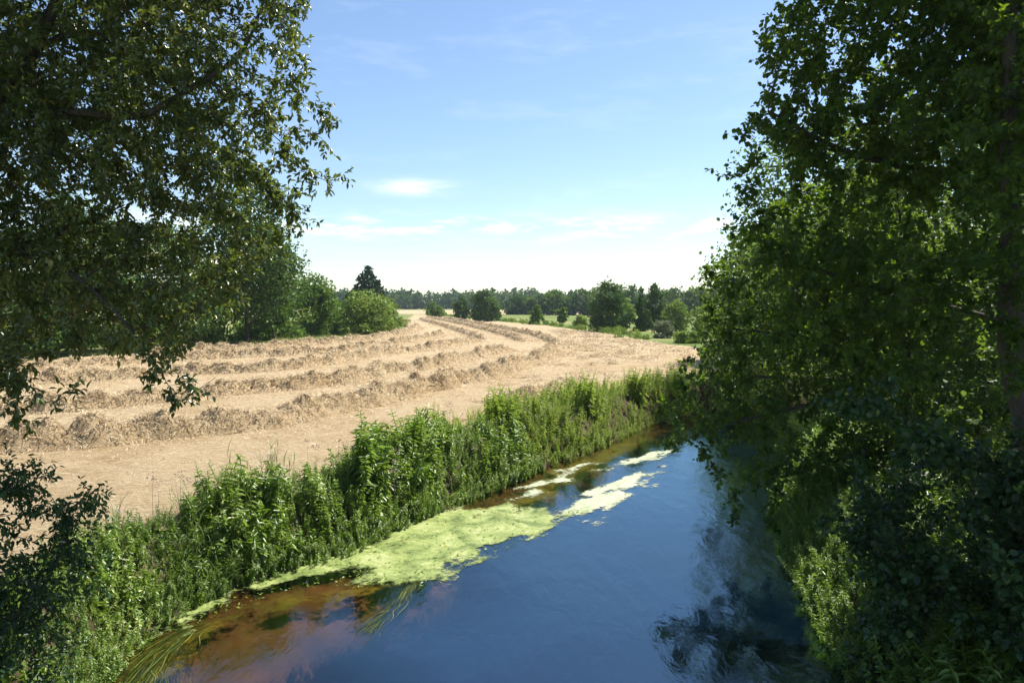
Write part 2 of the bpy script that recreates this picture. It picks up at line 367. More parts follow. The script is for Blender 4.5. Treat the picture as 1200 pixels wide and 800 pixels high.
# ------------------------------------------------------------ hay windrows
def straw_blades(acc, base, n_dir, L, W, lift=.35):
    n = len(base)
    tv = np.array([[-.5, 0, 0], [.5, 0, 0], [.5, .5, .12], [-.5, .5, .12], [.3, 1, 0], [-.3, 1, 0]]); tf = np.array([[0, 1, 2, 3], [3, 2, 4, 5]])
    d = np.column_stack([n_dir, rng.uniform(-.35, lift * 2, n)])
    Rm = frames(d, np.tile([0, 0, 1.], (n, 1)) + rng.normal(0, .3, (n, 3)))
    acc.inst(tv, tf, base, Rm, np.column_stack([W, L, L]), rng.random(n))
def windrow(pix, w, h, label, dens=1.0):
    path = catmull([gnd(px, py, ZF + .15)[:2] for px, py in pix], .5)
    # even steps
    seg = np.r_[0, np.cumsum(np.hypot(*np.diff(path, axis=0).T))]; st = .16 if path[:, 1].min() < 60 else .35
    s = np.arange(0, seg[-1], st); path = np.column_stack([np.interp(s, seg, path[:, k]) for k in (0, 1)])
    for _ in range(30): path[1:-1] = (path[:-2] + path[2:] + 2 * path[1:-1]) / 4
    t = np.gradient(path, axis=0); t /= np.linalg.norm(t, axis=1, keepdims=True); nv = np.column_stack([-t[:, 1], t[:, 0]])
    m = 15; u = np.linspace(-1, 1, m)
    wid = w * (.75 + .5 * fbm(np.column_stack([s * .6, s * 0 + 3]), 3)); hh = h * np.clip(.1 + 1.65 * fbm(np.column_stack([s * 1.1, s * 0 + 9]), 3), .65, 1.5) * 1.05
    endt = np.clip(np.minimum(s, s[-1] - s) / 3.5, 0, 1); endt = endt * endt * (3 - 2 * endt); hh = hh * endt * 1.15; wid = wid * (.35 + .65 * endt)
    wob = (fbm(np.column_stack([s * .5, s * 0 + 31]), 3) - .5) * .8 * min(1, 60 / path[:, 1].max())
    P2 = path[:, None] + nv[:, None] * (u[None, :, None] * wid[:, None, None] * .5 + wob[:, None, None])
    prof = np.cos(np.clip(np.abs(u), 0, 1) * PI / 2) ** 1.5
    Z = ZF + .0 + hh[:, None] * prof[None]
    fl = P2.reshape(-1, 2)
    ridge = np.abs(fbm(np.column_stack([np.repeat(s, m) * 1.6 + np.tile(u, len(s)) * 1.1, np.tile(u, len(s)) * 1.0]), 3) - .5) * 2
    lump = (fbm(fl * 3.4, 3) - .5) * .5 + (.33 - ridge) * .75
    Z = Z.ravel() + 1.5 * lump * h * np.repeat(endt, m) * np.tile(prof ** .5, len(s)) - np.tile((np.abs(u) > .93) * .08, len(s))
    n = len(s); i = (np.arange(n - 1)[:, None] * m + np.arange(m - 1)[None]).ravel()
    Fm = np.column_stack([i, i + 1, i + m + 1, i + m])
    c = np.array([*path[n // 2], ZF])
    root = empty('windrow', c); tag(root, label, 'windrow', 'raked rows of hay curving across the field')
    V = np.column_stack([fl, Z]) - c
    mk('hay_mound', V, Fm, HAYM, parent=root, smooth=True)
    acc = Acc()
    dist = np.hypot(*fl.T)
    wgt = np.clip(30 / dist, .05, 1) ** 1.2 * np.tile(prof + .1, n); wgt /= wgt.sum()
    nb = int(dens * seg[-1] * 560 * min(1, 35 / dist.min()))
    pick = rng.choice(len(V), nb, p=wgt)
    th = rng.normal(0, .9, nb) + np.where(rng.random(nb) < .5, 0, PI); tt = np.repeat(t, m, 0)[pick]; nn = np.repeat(nv, m, 0)[pick]
    dirs = tt * np.sin(th)[:, None] * 1.1 - nn * np.cos(th)[:, None]
    dd = dist[pick]
    b = V[pick] + rng.normal(0, .05, (nb, 3)) + np.array([0, 0, .02])
    st_ = rng.random(nb) < .22; b[st_, :2] += nn[st_] * rng.normal(0, .9, (st_.sum(), 1)); b[st_, 2] = .06 + rng.uniform(0, .05, st_.sum())
    straw_blades(acc, b, dirs, rng.uniform(.1, .3, nb), np.clip(dd * .0005, .007, .06) * rng.uniform(.7, 1.5, nb), .28)
    v, f, r = acc.get(); mk('loose_straw', v, f, M['straw'], r, root)
HAYM = hay_mat('raked_hay')
rowsdef = [
 ([(-220, 548), (-60, 528), (0, 521), (60, 519), (105, 517), (157, 511), (210, 506), (273, 500), (315, 493), (367, 483), (432, 469), (475, 460), (515, 451), (570, 439), (607, 429), (637, 417), (650, 406)], 1.7, .5, 'nearest and thickest hay row, swinging from the left tree toward the river bend'),
 ([(-200, 494), (-40, 484), (87, 478), (140, 472), (210, 465), (300, 456), (365, 450), (413, 444), (452, 434), (507, 428), (560, 416), (602, 408)], 1.7, .44, 'second hay row from the river, behind the nearest one'),
 ([(-120, 458), (60, 446), (140, 441), (210, 436), (300, 433), (365, 427), (437, 415), (495, 409), (537, 402), (560, 398)], 1.7, .42, 'third hay row, midway between river and hedge'),
 ([(-100, 440), (60, 431), (140, 425), (210, 420), (300, 416), (370, 413), (420, 409), (470, 401), (505, 395), (520, 391)], 1.8, .42, 'fourth hay row, passing below the round bright bush'),
 ([(150, 415), (230, 410.5), (300, 407.5), (345, 404), (407, 400), (445, 396), (480, 388), (490, 382)], 1.8, .42, 'hay row closest to the hedge, grazing its foot'),
 ([(492, 374), (515, 380), (540, 388), (567, 396.5)], 1.3, .34, 'innermost of the three dark rows running away to the far trees'),
 ([(500, 371.5), (530, 377), (570, 386), (600, 394), (612, 399)], 1.3, .34, 'middle of the three dark rows running away to the far trees'),
 ([(520, 372.5), (560, 379), (600, 386.5), (630, 393), (654, 402)], 1.3, .34, 'outermost of the three dark rows running away to the far trees'),
 ([(560, 468), (600, 463), (650, 457), (700, 446)], 2.2, .34, 'low flattened hay row next to the bright green bank plants'),
]
for r in rowsdef: windrow(*r)

# tedded clumps on the right part of the field + straw litter
acc = Acc(); P = rng.uniform([-40, 9], [40, 170], (150000, 2))
P = P[pip(P, field_poly) & (rng.random(len(P)) < np.clip(28 / P[:, 1], .12, 1) ** 1.3)]
P = P[river_sd(P) > 2.5]
n = len(P); th = rng.uniform(0, 2 * PI, n); z0 = height(P) + .06
dd = np.hypot(*P.T)
straw_blades(acc, np.column_stack([P, z0]), np.column_stack([np.cos(th), np.sin(th)]), rng.uniform(.1, .3, n), np.clip(dd * .0005, .008, .05), .1)
v, f, r = acc.get(); o = mk('straw_litter', v, f, M['straw'], r)
tag(o, 'loose cut straw lying flat all over the mown field', 'straw', kind='stuff')

acc = Acc(); tufts = []
cl_poly = np.array([gnd(*q)[:2] for q in [(560, 462), (640, 418), (665, 400), (640, 385), (700, 391), (760, 401), (815, 410), (815, 425), (720, 445), (640, 462), (585, 478)]])
C = rng.uniform([-12, 20], [40, 150], (9000, 2)); C = C[pip(C, cl_poly)]
C = C[rng.random(len(C)) < .3 * np.clip(C[:, 1] / 60, .6, 1)][:650]
for c in C:
    dd = np.hypot(*c); k = 44; w = .24 * (1 + dd / 120); hgt = rng.uniform(.05, .3)
    off = rng.normal(0, 1, (k, 2)) * [w, w * .6]; rr = np.hypot(*(off / w).T)
    zz = ZF + .03 + hgt * np.exp(-rr ** 2) * rng.uniform(.3, 1, k)
    a = rng.normal(.4, .8) + rng.normal(0, .5, k)
    straw_blades(acc, np.column_stack([c + off, zz]), np.column_stack([np.cos(a), np.sin(a)]), rng.uniform(.12, .34, k), np.full(k, np.clip(dd * .0007, .012, .07)), .4)
v, f, r = acc.get(); o = mk('scattered_hay', v, f, M['straw'], r)
tag(o, 'small scattered heaps of dry hay on the right side of the field', 'hay', kind='stuff')

# ------------------------------------------------------------ trees grown towards crown points
def lobes_pts(lobes, dens, seed, hollow=.25, prune=.4):
    g = np.random.default_rng(seed); out = []
    for (c, r) in lobes:
        r = np.atleast_1d(r) * np.ones(3); n = max(4, int(dens * 4.19 * r.prod()))
        u = nrm(g.normal(size=(n, 3))); q = g.random(n) ** (1 / 3) * (1 - hollow) + hollow * g.random(n) ** .2
        out.append(np.array(c) + u * q[:, None] * r)
    A = np.vstack(out)
    return A[fbm(A * .75 + seed, 3) > prune]
def grow(seeds, A, step=.22, di=2.2, dk=.42, iters=90, grav=0.0):
    """seeds: list of polylines; the first starts at the ground, others start on an earlier one"""
    pos = []; par = []
    for s in seeds:
        s = catmull(np.asarray(s, float), step)
        if not pos: prev = -1
        else: prev = int(np.argmin(np.linalg.norm(np.array(pos) - s[0], axis=1))); s = s[1:]
        for q in s: pos.append(q); par.append(prev); prev = len(pos) - 1
    pos = np.array(pos); par = list(par)
    nd = np.full(len(A), 1e9); ni = np.zeros(len(A), int); alive = np.ones(len(A), bool)
    def upd(start):
        new = pos[start:]
        for k0 in range(0, len(new), 400):
            D = np.linalg.norm(A[:, None] - new[None, k0:k0 + 400], axis=2); j = D.argmin(1); dm = D[np.arange(len(A)), j]
            b = dm < nd; nd[b] = dm[b]; ni[b] = j[b] + start + k0
    upd(0)
    for it in range(iters):
        alive &= nd > dk
        act = alive & (nd < (di if it < 60 else di * 3))
        if not act.any():
            if alive.any(): act = alive & (nd < nd[alive].min() + .4)
            else: break
        idx_ = ni[act]; dv = nrm(A[act] - pos[idx_])
        u, inv = np.unique(idx_, return_inverse=True)
        sv = np.zeros((len(u), 3)); np.add.at(sv, inv, dv)
        sv = nrm(sv + rng.normal(0, .12, sv.shape) + np.array([0, 0, -grav]))
        newp = pos[u] + sv * step
        start = len(pos); pos = np.vstack([pos, newp]); par += list(u); upd(start)
        if len(pos) > 22000: break
    return pos, np.array(par)
def skeleton(pos, par, tip=.0035, ex=2.35, rmax=None):
    n = len(pos); r = np.zeros(n); kids = np.zeros(n, int); best = np.full(n, -1); bl = np.zeros(n)
    acc_ = np.zeros(n)
    for i in range(n - 1, -1, -1):
        r[i] = tip if kids[i] == 0 else acc_[i] ** (1 / ex)
        p = par[i]
        if p >= 0:
            acc_[p] += r[i] ** ex * 1.0; kids[p] += 1
            if r[i] > bl[p]: bl[p] = r[i]; best[p] = i
    if rmax: r *= 1; sc = rmax / r.max(); r = np.where(r > tip * 3, r * (1 + (sc - 1) * (r / r.max()) ** .5), r)
    return r, kids, best
def tubes(pos, par, r, best, minr=.0, sides=6):
    n = len(pos); d = np.zeros((n, 3)); d[par >= 0] = nrm(pos[par >= 0] - pos[par[par >= 0]]); d[par < 0] = [0, 0, 1]
    U = np.zeros((n, 3))
    for i in range(n):
        b = U[par[i]] if par[i] >= 0 else np.array([1., 0, 0])
        b = b - d[i] * (b @ d[i]); l = np.linalg.norm(b)
        U[i] = b / l if l > 1e-3 else nrm(np.cross(d[i], [.3, .5, .8]))
    W = np.cross(d, U); a = np.arange(sides) / sides * 2 * PI
    ca, sa = np.cos(a), np.sin(a)
    def ring(c, rr, i): return c[:, None] + rr[:, None, None] * (U[i][:, None] * ca[None, :, None] + W[i][:, None] * sa[None, :, None])
    i = np.where((par >= 0) & (r >= minr))[0]; p = par[i]
    main = best[p] == i
    top = ring(pos[i], r[i], i)
    bot = ring(pos[p], np.where(main, r[p], np.minimum(r[p], r[i] * 1.25)), np.where(main & (par[p] >= 0), p, i))
    V = np.concatenate([bot, top], 1).reshape(-1, 3)
    k = np.arange(sides); k2 = (k + 1) % sides
    f = np.column_stack([k, k2, k2 + sides, k + sides])
    F = (f[None] + (np.arange(len(i)) * 2 * sides)[:, None, None]).reshape(-1, 4)
    return V, F
def leafage(acc, pos, par, r, tmpl, size, shoots, per, thin=.012, sl=(.14, .34), droop=.25, seed=0, twig=None):
    g = np.random.default_rng(seed)
    cand = np.where((r < thin) & (par >= 0))[0]
    dirn = nrm(pos[cand] - pos[par[cand]])
    k = g.poisson(shoots, len(cand)); ci = np.repeat(np.arange(len(cand)), k)
    n = len(ci); base = pos[cand][ci] - dirn[ci] * g.random(n)[:, None] * .2
    sd_ = nrm(dirn[ci] * .55 + g.normal(0, .75, (n, 3)) + np.array([0, 0, -.1 - droop * .6]))
    L = g.uniform(*sl, n)
    # shoots: thin strips
    if twig is not None:
        Rm = frames(sd_, g.normal(size=(n, 3)))
        tv = np.array([[-.5, 0, 0], [.5, 0, 0], [.25, 1, 0], [-.25, 1, 0]]); twig.inst(tv, np.array([[0, 1, 2, 3]]), base, Rm, np.column_stack([np.full(n, .006), L, L]), g.random(n))
    li = np.repeat(np.arange(n), per); m = len(li)
    t = (np.tile(np.arange(per), n) + g.random(m)) / per
    lp = base[li] + sd_[li] * (L[li] * (.15 + .85 * t))[:, None]
    ld = nrm(sd_[li] * .6 + g.normal(0, .8, (m, 3)) + np.array([0, 0, -droop]))
    up = nrm(np.array([0, 0, 1.0]) + g.normal(0, .55, (m, 3)))
    s = size * g.uniform(.6, 1.25, m)
    tone = np.repeat(g.normal(0, .14, n) + (fbm(base * 1.3, 2) - .5) * .8, per)
    acc.inst(tmpl[0], tmpl[1], lp, frames(ld, up), np.column_stack([s * g.uniform(.8, 1.15, m), s, s]), np.clip(g.beta(2, 2.6, m) + tone, 0, 1))
def make_tree(name, label, cat, seeds, lobes, mat, leaf=ROUND, size=.075, dens=14, shoots=1.5, per=8, rmax=.16, step=.22, dk=.4, seed=1, droop=.25, group=None, thin=.012, sl=(.14, .34), grav=0, prune=.4):
    A = lobes_pts(lobes, dens, seed, prune=prune)
    pos, par = grow(seeds, A, step=step, dk=dk, grav=grav)
    r, kids, best = skeleton(pos, par, rmax=rmax)
    base = np.array(seeds[0][0], float)
    root = empty(name, base); tag(root, label, cat, group)
    V, F = tubes(pos - base, par, r, best); mk('trunk', V, F, M['bark'], parent=root, smooth=True)
    acc = Acc(); leafage(acc, pos - base, par, r, leaf, size, shoots, per, thin, sl, droop, seed)
    tw = None
    v, f, rr = acc.get(); mk('crown', v, f, mat, rr, root)
    print(name, 'nodes', len(pos), 'quads', len(f))
    return root
def lb(l): return [(at(px, py, d), r) for px, py, d, r in l]

# big overhanging tree on the left
make_tree('overhanging_tree', 'big glossy leaved tree leaning in from the left, twigs hanging over the hay', 'tree',
  [[(-9.4, 9.2, 1.15), (-9.1, 9.4, 3.4), (-8.3, 9.6, 5.6), (-7.1, 9.9, 7.6), at(38, 60, 10), at(66, 0, 10), at(90, -80, 10.2)],
   [(-8.3, 9.6, 5.6), at(-40, 160, 9.8), at(60, 132, 9.6), at(160, 136, 9.6), at(210, 112, 9.6), at(262, 80, 9.7)],
   [at(38, 60, 10), at(90, 38, 10.1), at(130, 46, 10), at(175, 82, 10), at(200, 100, 10.2)],
   [(-8.7, 9.5, 4.6), at(-60, 290, 9.6), at(60, 310, 9.4), at(130, 360, 9.3), at(185, 430, 9.2), at(205, 470, 9.1)],
   [(-9.1, 9.4, 3.6), at(-130, 420, 8.8), at(-20, 430, 8.4), at(40, 455, 8.2)]],
  lb([(60, 40, 10.6, 2.2), (210, 60, 10.2, 1.5), (290, 90, 10, (.9, 1, .85)), (335, 150, 9.9, (.75, .8, .7)), (300, 230, 10, (.85, 1, .8)), (250, 190, 10.3, 1.2), (150, 190, 10.4, 1.7),
      (50, 240, 10.2, 1.7), (190, 300, 10.1, 1.15), (280, 290, 10, (.6, .7, .4)), (110, 330, 9.9, 1.15), (20, 340, 9.6, 1.15), (180, 340, 10, 1.0), (70, 280, 10.3, 1.3), (60, 390, 9.6, (.8, .7, .45)), (160, 370, 9.7, (.8, .7, .45)), (250, 330, 9.9, (.7, .7, .4)), (310, 300, 9.9, (.45, .5, .3)), (385, 160, 9.9, .25), (330, 60, 10, .4), (375, 150, 9.9, .42), (370, 215, 9.9, .5), (330, 20, 10, .5), (350, 90, 9.9, .45), (345, 282, 9.9, (.28, .3, .22)),
      (140, 400, 9.5, (.45, .5, .35)), (190, 445, 9.3, (.42, .4, .42)), (236, 442, 9.2, (.34, .3, .24)), (205, 475, 9.2, (.25, .3, .22)), (20, 450, 8.2, (.6, .5, .4)), (62, 462, 8.1, (.32, .4, .28)), (15, 490, 8.2, (.5, .4, .24)), (-20, 400, 8.6, (.8, .6, .5)),
      (100, -110, 10.4, 2.2), (250, -60, 10.2, 1.6), (-120, 80, 10.2, 2.3), (-160, 300, 10, 2.0), (-100, 420, 9, 1.2)]),
  M['leaf_left'], OVAL, .088, dens=52, shoots=4.8, per=8, rmax=.17, step=.19, dk=.3, seed=3, droop=.25, sl=(.12, .28), prune=.35)

# trees of the right bank
G = 'alders lining the right bank'
make_tree('alder_tree', 'large dark alder on the right bank, its crown filling the upper right sky', 'tree',
  [[(9.2, 13.2, 1.1), (9.1, 13.2, 4), (8.9, 13.3, 7), (8.5, 13.4, 10), (8.3, 13.5, 13)],
   [(9.1, 13.2, 5.0), at(1000, 330, 13.2), at(900, 290, 13.0)],
   [(9.0, 13.3, 7.4), at(1000, 180, 13.2), at(900, 130, 13.2)]],
  lb([(1090, 20, 13.6, 2.6), (960, 60, 13.4, 1.25), (915, 70, 13.3, (.55, .8, .5)), (1010, 150, 13.2, 1.6), (910, 140, 13, (.8, .9, .6)), (880, 170, 13, (.5, .6, .35)), (860, 210, 13, (.4, .5, .3)), (848, 215, 13, (.3, .4, .18)), (855, 155, 13, (.35, .5, .25)), (900, 40, 13.2, (.4, .5, .3)), (865, 270, 13, (.4, .5, .28)), (850, 335, 13, (.35, .5, .25)), (940, 240, 12.8, 1.1), (895, 265, 13, (.7, .7, .4)), (1060, 250, 12.6, 1.6), (890, 330, 13, (.7, .8, .45)),
      (960, 340, 12.8, 1.2), (1130, 140, 12.2, 1.6), (1180, 40, 13, 2), (1050, -120, 13.6, 2.4), (1200, -120, 13.4, 2.4), (1060, 400, 12.4, .9)]),
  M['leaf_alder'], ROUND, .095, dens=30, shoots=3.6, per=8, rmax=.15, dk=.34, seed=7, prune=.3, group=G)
make_tree('alder_tree', 'alder standing over the water with low limbs reaching out above the river', 'tree',
  [[(9.8, 18.3, 1.1), (9.8, 18.2, 3.2), (9.6, 18.1, 6), (9.3, 18, 8), (9.1, 18, 9.5)],
   [(9.8, 18.2, 2.8), at(980, 470, 17.6), at(900, 485, 17.2), at(830, 505, 17), at(790, 520, 17)],
   [(9.8, 18.2, 3.4), at(960, 400, 17.5), at(860, 385, 18)],
   [(9.8, 18.2, 2.2), at(980, 540, 16.5), at(905, 560, 16)]],
  lb([(960, 400, 18, 1.6), (890, 400, 18, 1.1), (850, 380, 18.3, (.75, .9, .7)), (845, 320, 18.5, (.5, .7, .6)), (800, 470, 18, (.6, .6, .3)), (805, 440, 18, (.5, .6, .35)), (780, 515, 17, (.45, .4, .16)), (825, 560, 16.6, (.45, .4, .16)), (870, 600, 16, (.5, .4, .16)), (830, 500, 17.4, (.6, .6, .3)), (850, 440, 18, (.7, .9, .6)), (880, 480, 17.6, (1.0, 1, .5)), (820, 510, 17.2, (.7, .6, .28)), (788, 520, 17, (.4, .4, .16)), (825, 515, 17, (.5, .5, .22)), (860, 505, 17, (.6, .6, .3)), (860, 555, 16.6, (.55, .5, .22)), (905, 520, 16.8, (.6, .6, .35)), (895, 610, 15.8, (.4, .4, .14)),
      (930, 530, 16.8, (1.1, 1, .65)), (890, 565, 16.2, (.55, .6, .25)), (850, 540, 16.8, (.5, .6, .25)), (1020, 480, 17, 1.4), (1040, 330, 18.2, 2), (960, 280, 18.5, 1.6), (1080, 560, 16.5, 1.3), (985, 570, 15.8, .8)]),
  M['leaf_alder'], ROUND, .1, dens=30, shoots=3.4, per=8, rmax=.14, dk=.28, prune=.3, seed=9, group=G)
make_tree('alder_tree', 'sunlit yellow green alder further upstream, its twigs crossing the field edge', 'tree',
  [[(13, 26.6, 1.1), (12.8, 26.6, 4), (12.4, 26.5, 8), (12.2, 26.5, 10)],
   [(12.9, 26.6, 2.6), at(880, 440, 26), at(825, 430, 26)]],
  lb([(910, 380, 26, 1.9), (850, 370, 26, (.9, 1.1, 1.0)), (815, 400, 26, (.6, .8, .5)), (825, 340, 26, (.6, .9, .5)), (830, 440, 26, (.8, 1, .55)), (880, 450, 26, 1.3), (950, 300, 26.5, 2.5), (1000, 400, 26, 2.6), (900, 300, 26.5, 1.4)]),
  M['leaf_back'], ROUND, .1, dens=9, shoots=3.2, per=8, rmax=.14, step=.3, dk=.5, seed=12, group=G, sl=(.2, .45))
make_tree('alder_tree', 'slender trunked alder at the right edge, nearest the viewer', 'tree',
  [[(8.55, 10.9, 1.1), (7.6, 11.2, 4.2), (7.35, 11, 6.4), (7.2, 10.9, 8.5), (7.1, 10.8, 11)],
   ],
  lb([(1170, 60, 10.4, 1.7), (1240, 250, 10.4, 1.3), (1100, 330, 10.8, (1.1, 1, .6)), (1220, 400, 10.6, .8), (1080, 60, 11, 1), (1180, 200, 9.8, .8), (1280, 0, 10.4, 2.5), (1150, -120, 10.5, 2)]),
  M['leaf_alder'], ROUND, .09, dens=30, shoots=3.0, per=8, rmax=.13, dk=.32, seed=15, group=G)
# lit woodland behind
spots = [((15.5, 19, 1.2), 9.5, 'leafy tree behind the bank alders, lit yellow green by the sun'),
         ((19, 26, 1.2), 11, 'taller leafy tree set deep behind the alders'),
         ((13.5, 14.5, 1.2), 8, 'leafy tree at the far right edge behind the slender trunk')]
for k, (b, h, lab) in enumerate(spots):
    b = np.array(b); g = np.random.default_rng(50 + k)
    lobes = [(b + np.array([g.uniform(-2.6, 2.6), g.uniform(-2.2, 2.2), zz]), g.uniform(1.5, 2.2)) for zz in np.linspace(1.8, h, 10)]
    make_tree('leafy_tree', lab, 'tree', [[b, b + [.1, 0, h * .4], b + [-.1, .1, h * .9]]], lobes, M['leaf_back'], ROUND, .14, dens=6, shoots=2.6, per=8, rmax=.16, step=.32, dk=.6, seed=30 + k, sl=(.2, .5), group='sunlit trees behind the alders')

# shrubs on both banks close to the viewer
make_tree('alder_shrub', 'dense dark shrub with broad leaves filling the lower right, below the slender alder', 'shrub',
  [[(6.6, 9.0, 1.0), (6.4, 8.9, 2), (6.0, 8.8, 3.2)], [(6.5, 9.0, 1.4), (5.4, 8.6, 2.2)], [(6.5, 9, 1.5), (7, 8.2, 2.8)]],
  lb([(975, 470, 9.2, (.25, .3, .2)), (1150, 440, 8.8, (.35, .4, .35)), (1060, 450, 9.2, (.3, .3, .3)), (1110, 500, 8.8, (.9, .9, .5)), (1180, 520, 8.4, .9), (1060, 560, 9, (.7, .8, .6)), (1130, 620, 8.6, .95), (1040, 640, 9.2, (.55, .7, .55)), (1080, 700, 8.8, .7), (1190, 680, 8, .8), (1020, 480, 9, (.35, .4, .3)), (1260, 560, 8, 1)]),
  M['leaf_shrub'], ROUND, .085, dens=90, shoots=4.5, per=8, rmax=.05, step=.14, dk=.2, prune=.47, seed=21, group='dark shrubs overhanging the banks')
make_tree('alder_shrub', 'low dark shrub leaning over the water in the bottom right corner', 'shrub',
  [[(5.9, 11.4, .7), (5.7, 11.2, 1.6), (5.4, 11, 2.4)]],
  lb([(1030, 620, 11.2, (.8, .8, .6)), (1000, 690, 11, (.55, .7, .5)), (1070, 720, 10.6, .8), (970, 600, 11.5, (.4, .6, .35)), (1090, 640, 11, .8), (1040, 770, 9.6, .5), (1100, 560, 11.5, .9), (1000, 740, 10.4, (.5, .5, .35)), (1015, 790, 9.8, (.4, .5, .3)), (985, 655, 11.3, (.4, .5, .3)), (960, 560, 12, (.35, .5, .3))]),
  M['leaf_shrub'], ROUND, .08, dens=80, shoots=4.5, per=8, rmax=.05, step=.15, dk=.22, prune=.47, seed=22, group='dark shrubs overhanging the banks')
make_tree('bank_shrub', 'dark shrub at the left edge beside the tall pale reeds', 'shrub',
  [[(-6.9, 8.6, 1.0), (-6.6, 8.6, 2), (-6.3, 8.7, 3)], [(-6.8, 8.6, 1.3), (-5.6, 8.4, 1.9), (-5.3, 8.5, 2.5)]],
  lb([(10, 560, 8.6, (.5, .6, .4)), (20, 610, 8.6, (.8, .7, .6)), (90, 600, 8.8, (.5, .5, .35)), (115, 575, 9, (.2, .3, .2)), (40, 570, 8.8, (.3, .4, .2)), (60, 680, 8.4, (.7, .6, .5)), (10, 720, 8.2, .7), (-60, 640, 8.4, .9), (40, 780, 7.8, .5), (10, 545, 8.8, (.3, .3, .2))]),
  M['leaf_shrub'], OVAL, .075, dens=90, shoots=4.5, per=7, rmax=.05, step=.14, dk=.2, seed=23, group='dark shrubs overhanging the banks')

# ------------------------------------------------------------ herbs of the banks
def strip(L, w, bend, n=5, tilt=0):
    t = np.linspace(0, 1, n); ang = tilt + bend * t ** 1.3
    y = np.r_[0, np.cumsum(np.sin(ang[:-1]) * L / (n - 1))]; z_ = np.r_[0, np.cumsum(np.cos(ang[:-1]) * L / (n - 1))]
    ww = w * .5 * np.array([.6] + [1 - .9 * q ** 1.6 for q in t[1:]])
    V = np.concatenate([np.column_stack([-ww, y, z_]), np.column_stack([ww, y, z_])])
    i = np.arange(n - 1); return V, np.column_stack([i, i + n, i + n + 1, i + 1])
def nettle(g, h=1.2, lam=LANCE, ls=.13, gap=.07, bush=1):
    a = Acc(); lean = g.uniform(-.25, .25, 2); n = int(h / gap)
    t = np.linspace(0, 1, n); px = np.column_stack([lean[0] * t ** 2 * h, lean[1] * t ** 2 * h, t * h])
    for k in (0, 1):
        w = np.array([.008, 0, 0]) if k else np.array([0, .008, 0])
        V = np.concatenate([px - w, px + w]); i = np.arange(n - 1); a.add(V, np.column_stack([i, i + n, i + n + 1, i + 1]), .45)
    P_ = []; D = []; S = []
    for i in range(n):
        if t[i] < .12: continue
        for s in range(2 * bush):
            aa = i * 1.57 + s * PI / bush + g.normal(0, .25)
            P_.append(px[i]); D.append([math.cos(aa), math.sin(aa), g.uniform(-.5, .25) + (t[i] > .85) * .6]); S.append(ls * g.uniform(.7, 1.2) * (1 - .45 * t[i] ** 3))
    P_ = np.array(P_); D = np.array(D); S = np.array(S); m = len(S)
    a.inst(lam[0], lam[1], P_, frames(D, np.tile([0, 0, 1.], (m, 1)) + g.normal(0, .3, (m, 3))), np.column_stack([S * (1.5 if lam is LANCE else 1), S, S]), g.beta(2, 2.2, m) * .9)
    return a.get()
def reedplant(g, h=1.5, nl=8, ll=.45, w=.022):
    a = Acc()
    V, F_ = strip(h, .012, g.uniform(.05, .35), 6); ro = rotz(np.array([g.uniform(0, 6.28)]))[0]; V = V @ ro.T; a.add(V, F_, .5); c = (V[:6] + V[6:]) / 2
    for k in range(nl):
        t = .1 + .85 * k / nl; j = t * 5; p = c[int(j)] + (c[min(5, int(j) + 1)] - c[int(j)]) * (j % 1)
        V, F_ = strip(ll * g.uniform(.7, 1.2), w, g.uniform(.9, 2.1), 6, g.uniform(.2, .6)); V = V @ rotz(np.array([k * 2.6 + g.uniform(0, 1.5)]))[0].T
        a.add(V + p, F_, g.random())
    return a.get()
def tuft(g, h=.8, nb=26, w=.014):
    a = Acc()
    for k in range(nb):
        V, F_ = strip(h * g.uniform(.5, 1.1), w, g.uniform(.3, 1.6), 5, g.uniform(0, .45)); V = V @ rotz(np.array([g.uniform(0, 6.28)]))[0].T
        a.add(V + np.array([g.normal(0, .05), g.normal(0, .05), 0]), F_, g.random())
    return a.get()
def flowerhead(g, h=1.3):
    v, f, r = nettle(g, h, OVAL, .1, .1); return v, f, r
g = np.random.default_rng(77)
NET = [nettle(g, h, LANCE, l_, .06, b_) for h, l_, b_ in ((.8, .2, 2), (1.0, .17, 2), (1.2, .18, 1), (1.0, .2, 2))]
NETB = [nettle(g, h, OVAL, .13, .07, 2) for h in (.7, .9, 1.1)]
NEAR = [nettle(g, h, LANCE if k % 2 else OVAL, .2 if k % 2 else .14, .065, 2) for k, h in enumerate((.45, .6, .75, .9, .6, .75))]
REED = [reedplant(g, h, 9, .5) for h in (1.1, 1.4, 1.7)]
TUFT = [tuft(g, .8), tuft(g, 1.0, 30), tuft(g, .6, 20)]
def scatter(acc, tmpls, P, zoff=0, smin=.75, smax=1.25, tilt=.16, tone=None, patch=(.36, .62)):
    n = len(P); which = rng.integers(0, len(tmpls), n)
    Z = height(P) + zoff
    s = rng.uniform(smin, smax, n) * (patch[0] + patch[1] * np.clip((fbm(P * .75 + 60, 3) - .3) / .4, 0, 1))
    tn = (fbm(P * .9 + 5, 2) - .5) * .7 if tone is None else tone
    for k, (v, f, r) in enumerate(tmpls):
        m = which == k
        if not m.any(): continue
        q = m.sum(); up = nrm(np.column_stack([rng.normal(0, tilt, (q, 2)), np.ones(q)])); a = rng.uniform(0, 2 * PI, q)
        y = np.column_stack([np.cos(a), np.sin(a), np.zeros(q)]); Rm = frames(y - up * (y * up).sum(1, keepdims=True), up)
        base = acc.n; V = np.einsum('nij,nkj->nki', Rm, v[None] * s[m][:, None, None]) + np.column_stack([P[m], Z[m]])[:, None]
        rr = np.clip(r[None] + tn[m][:, None], 0, 1)
        acc.add(V.reshape(-1, 3), (f[None] + (np.arange(q) * len(v))[:, None, None]).reshape(-1, 4), rr.ravel())
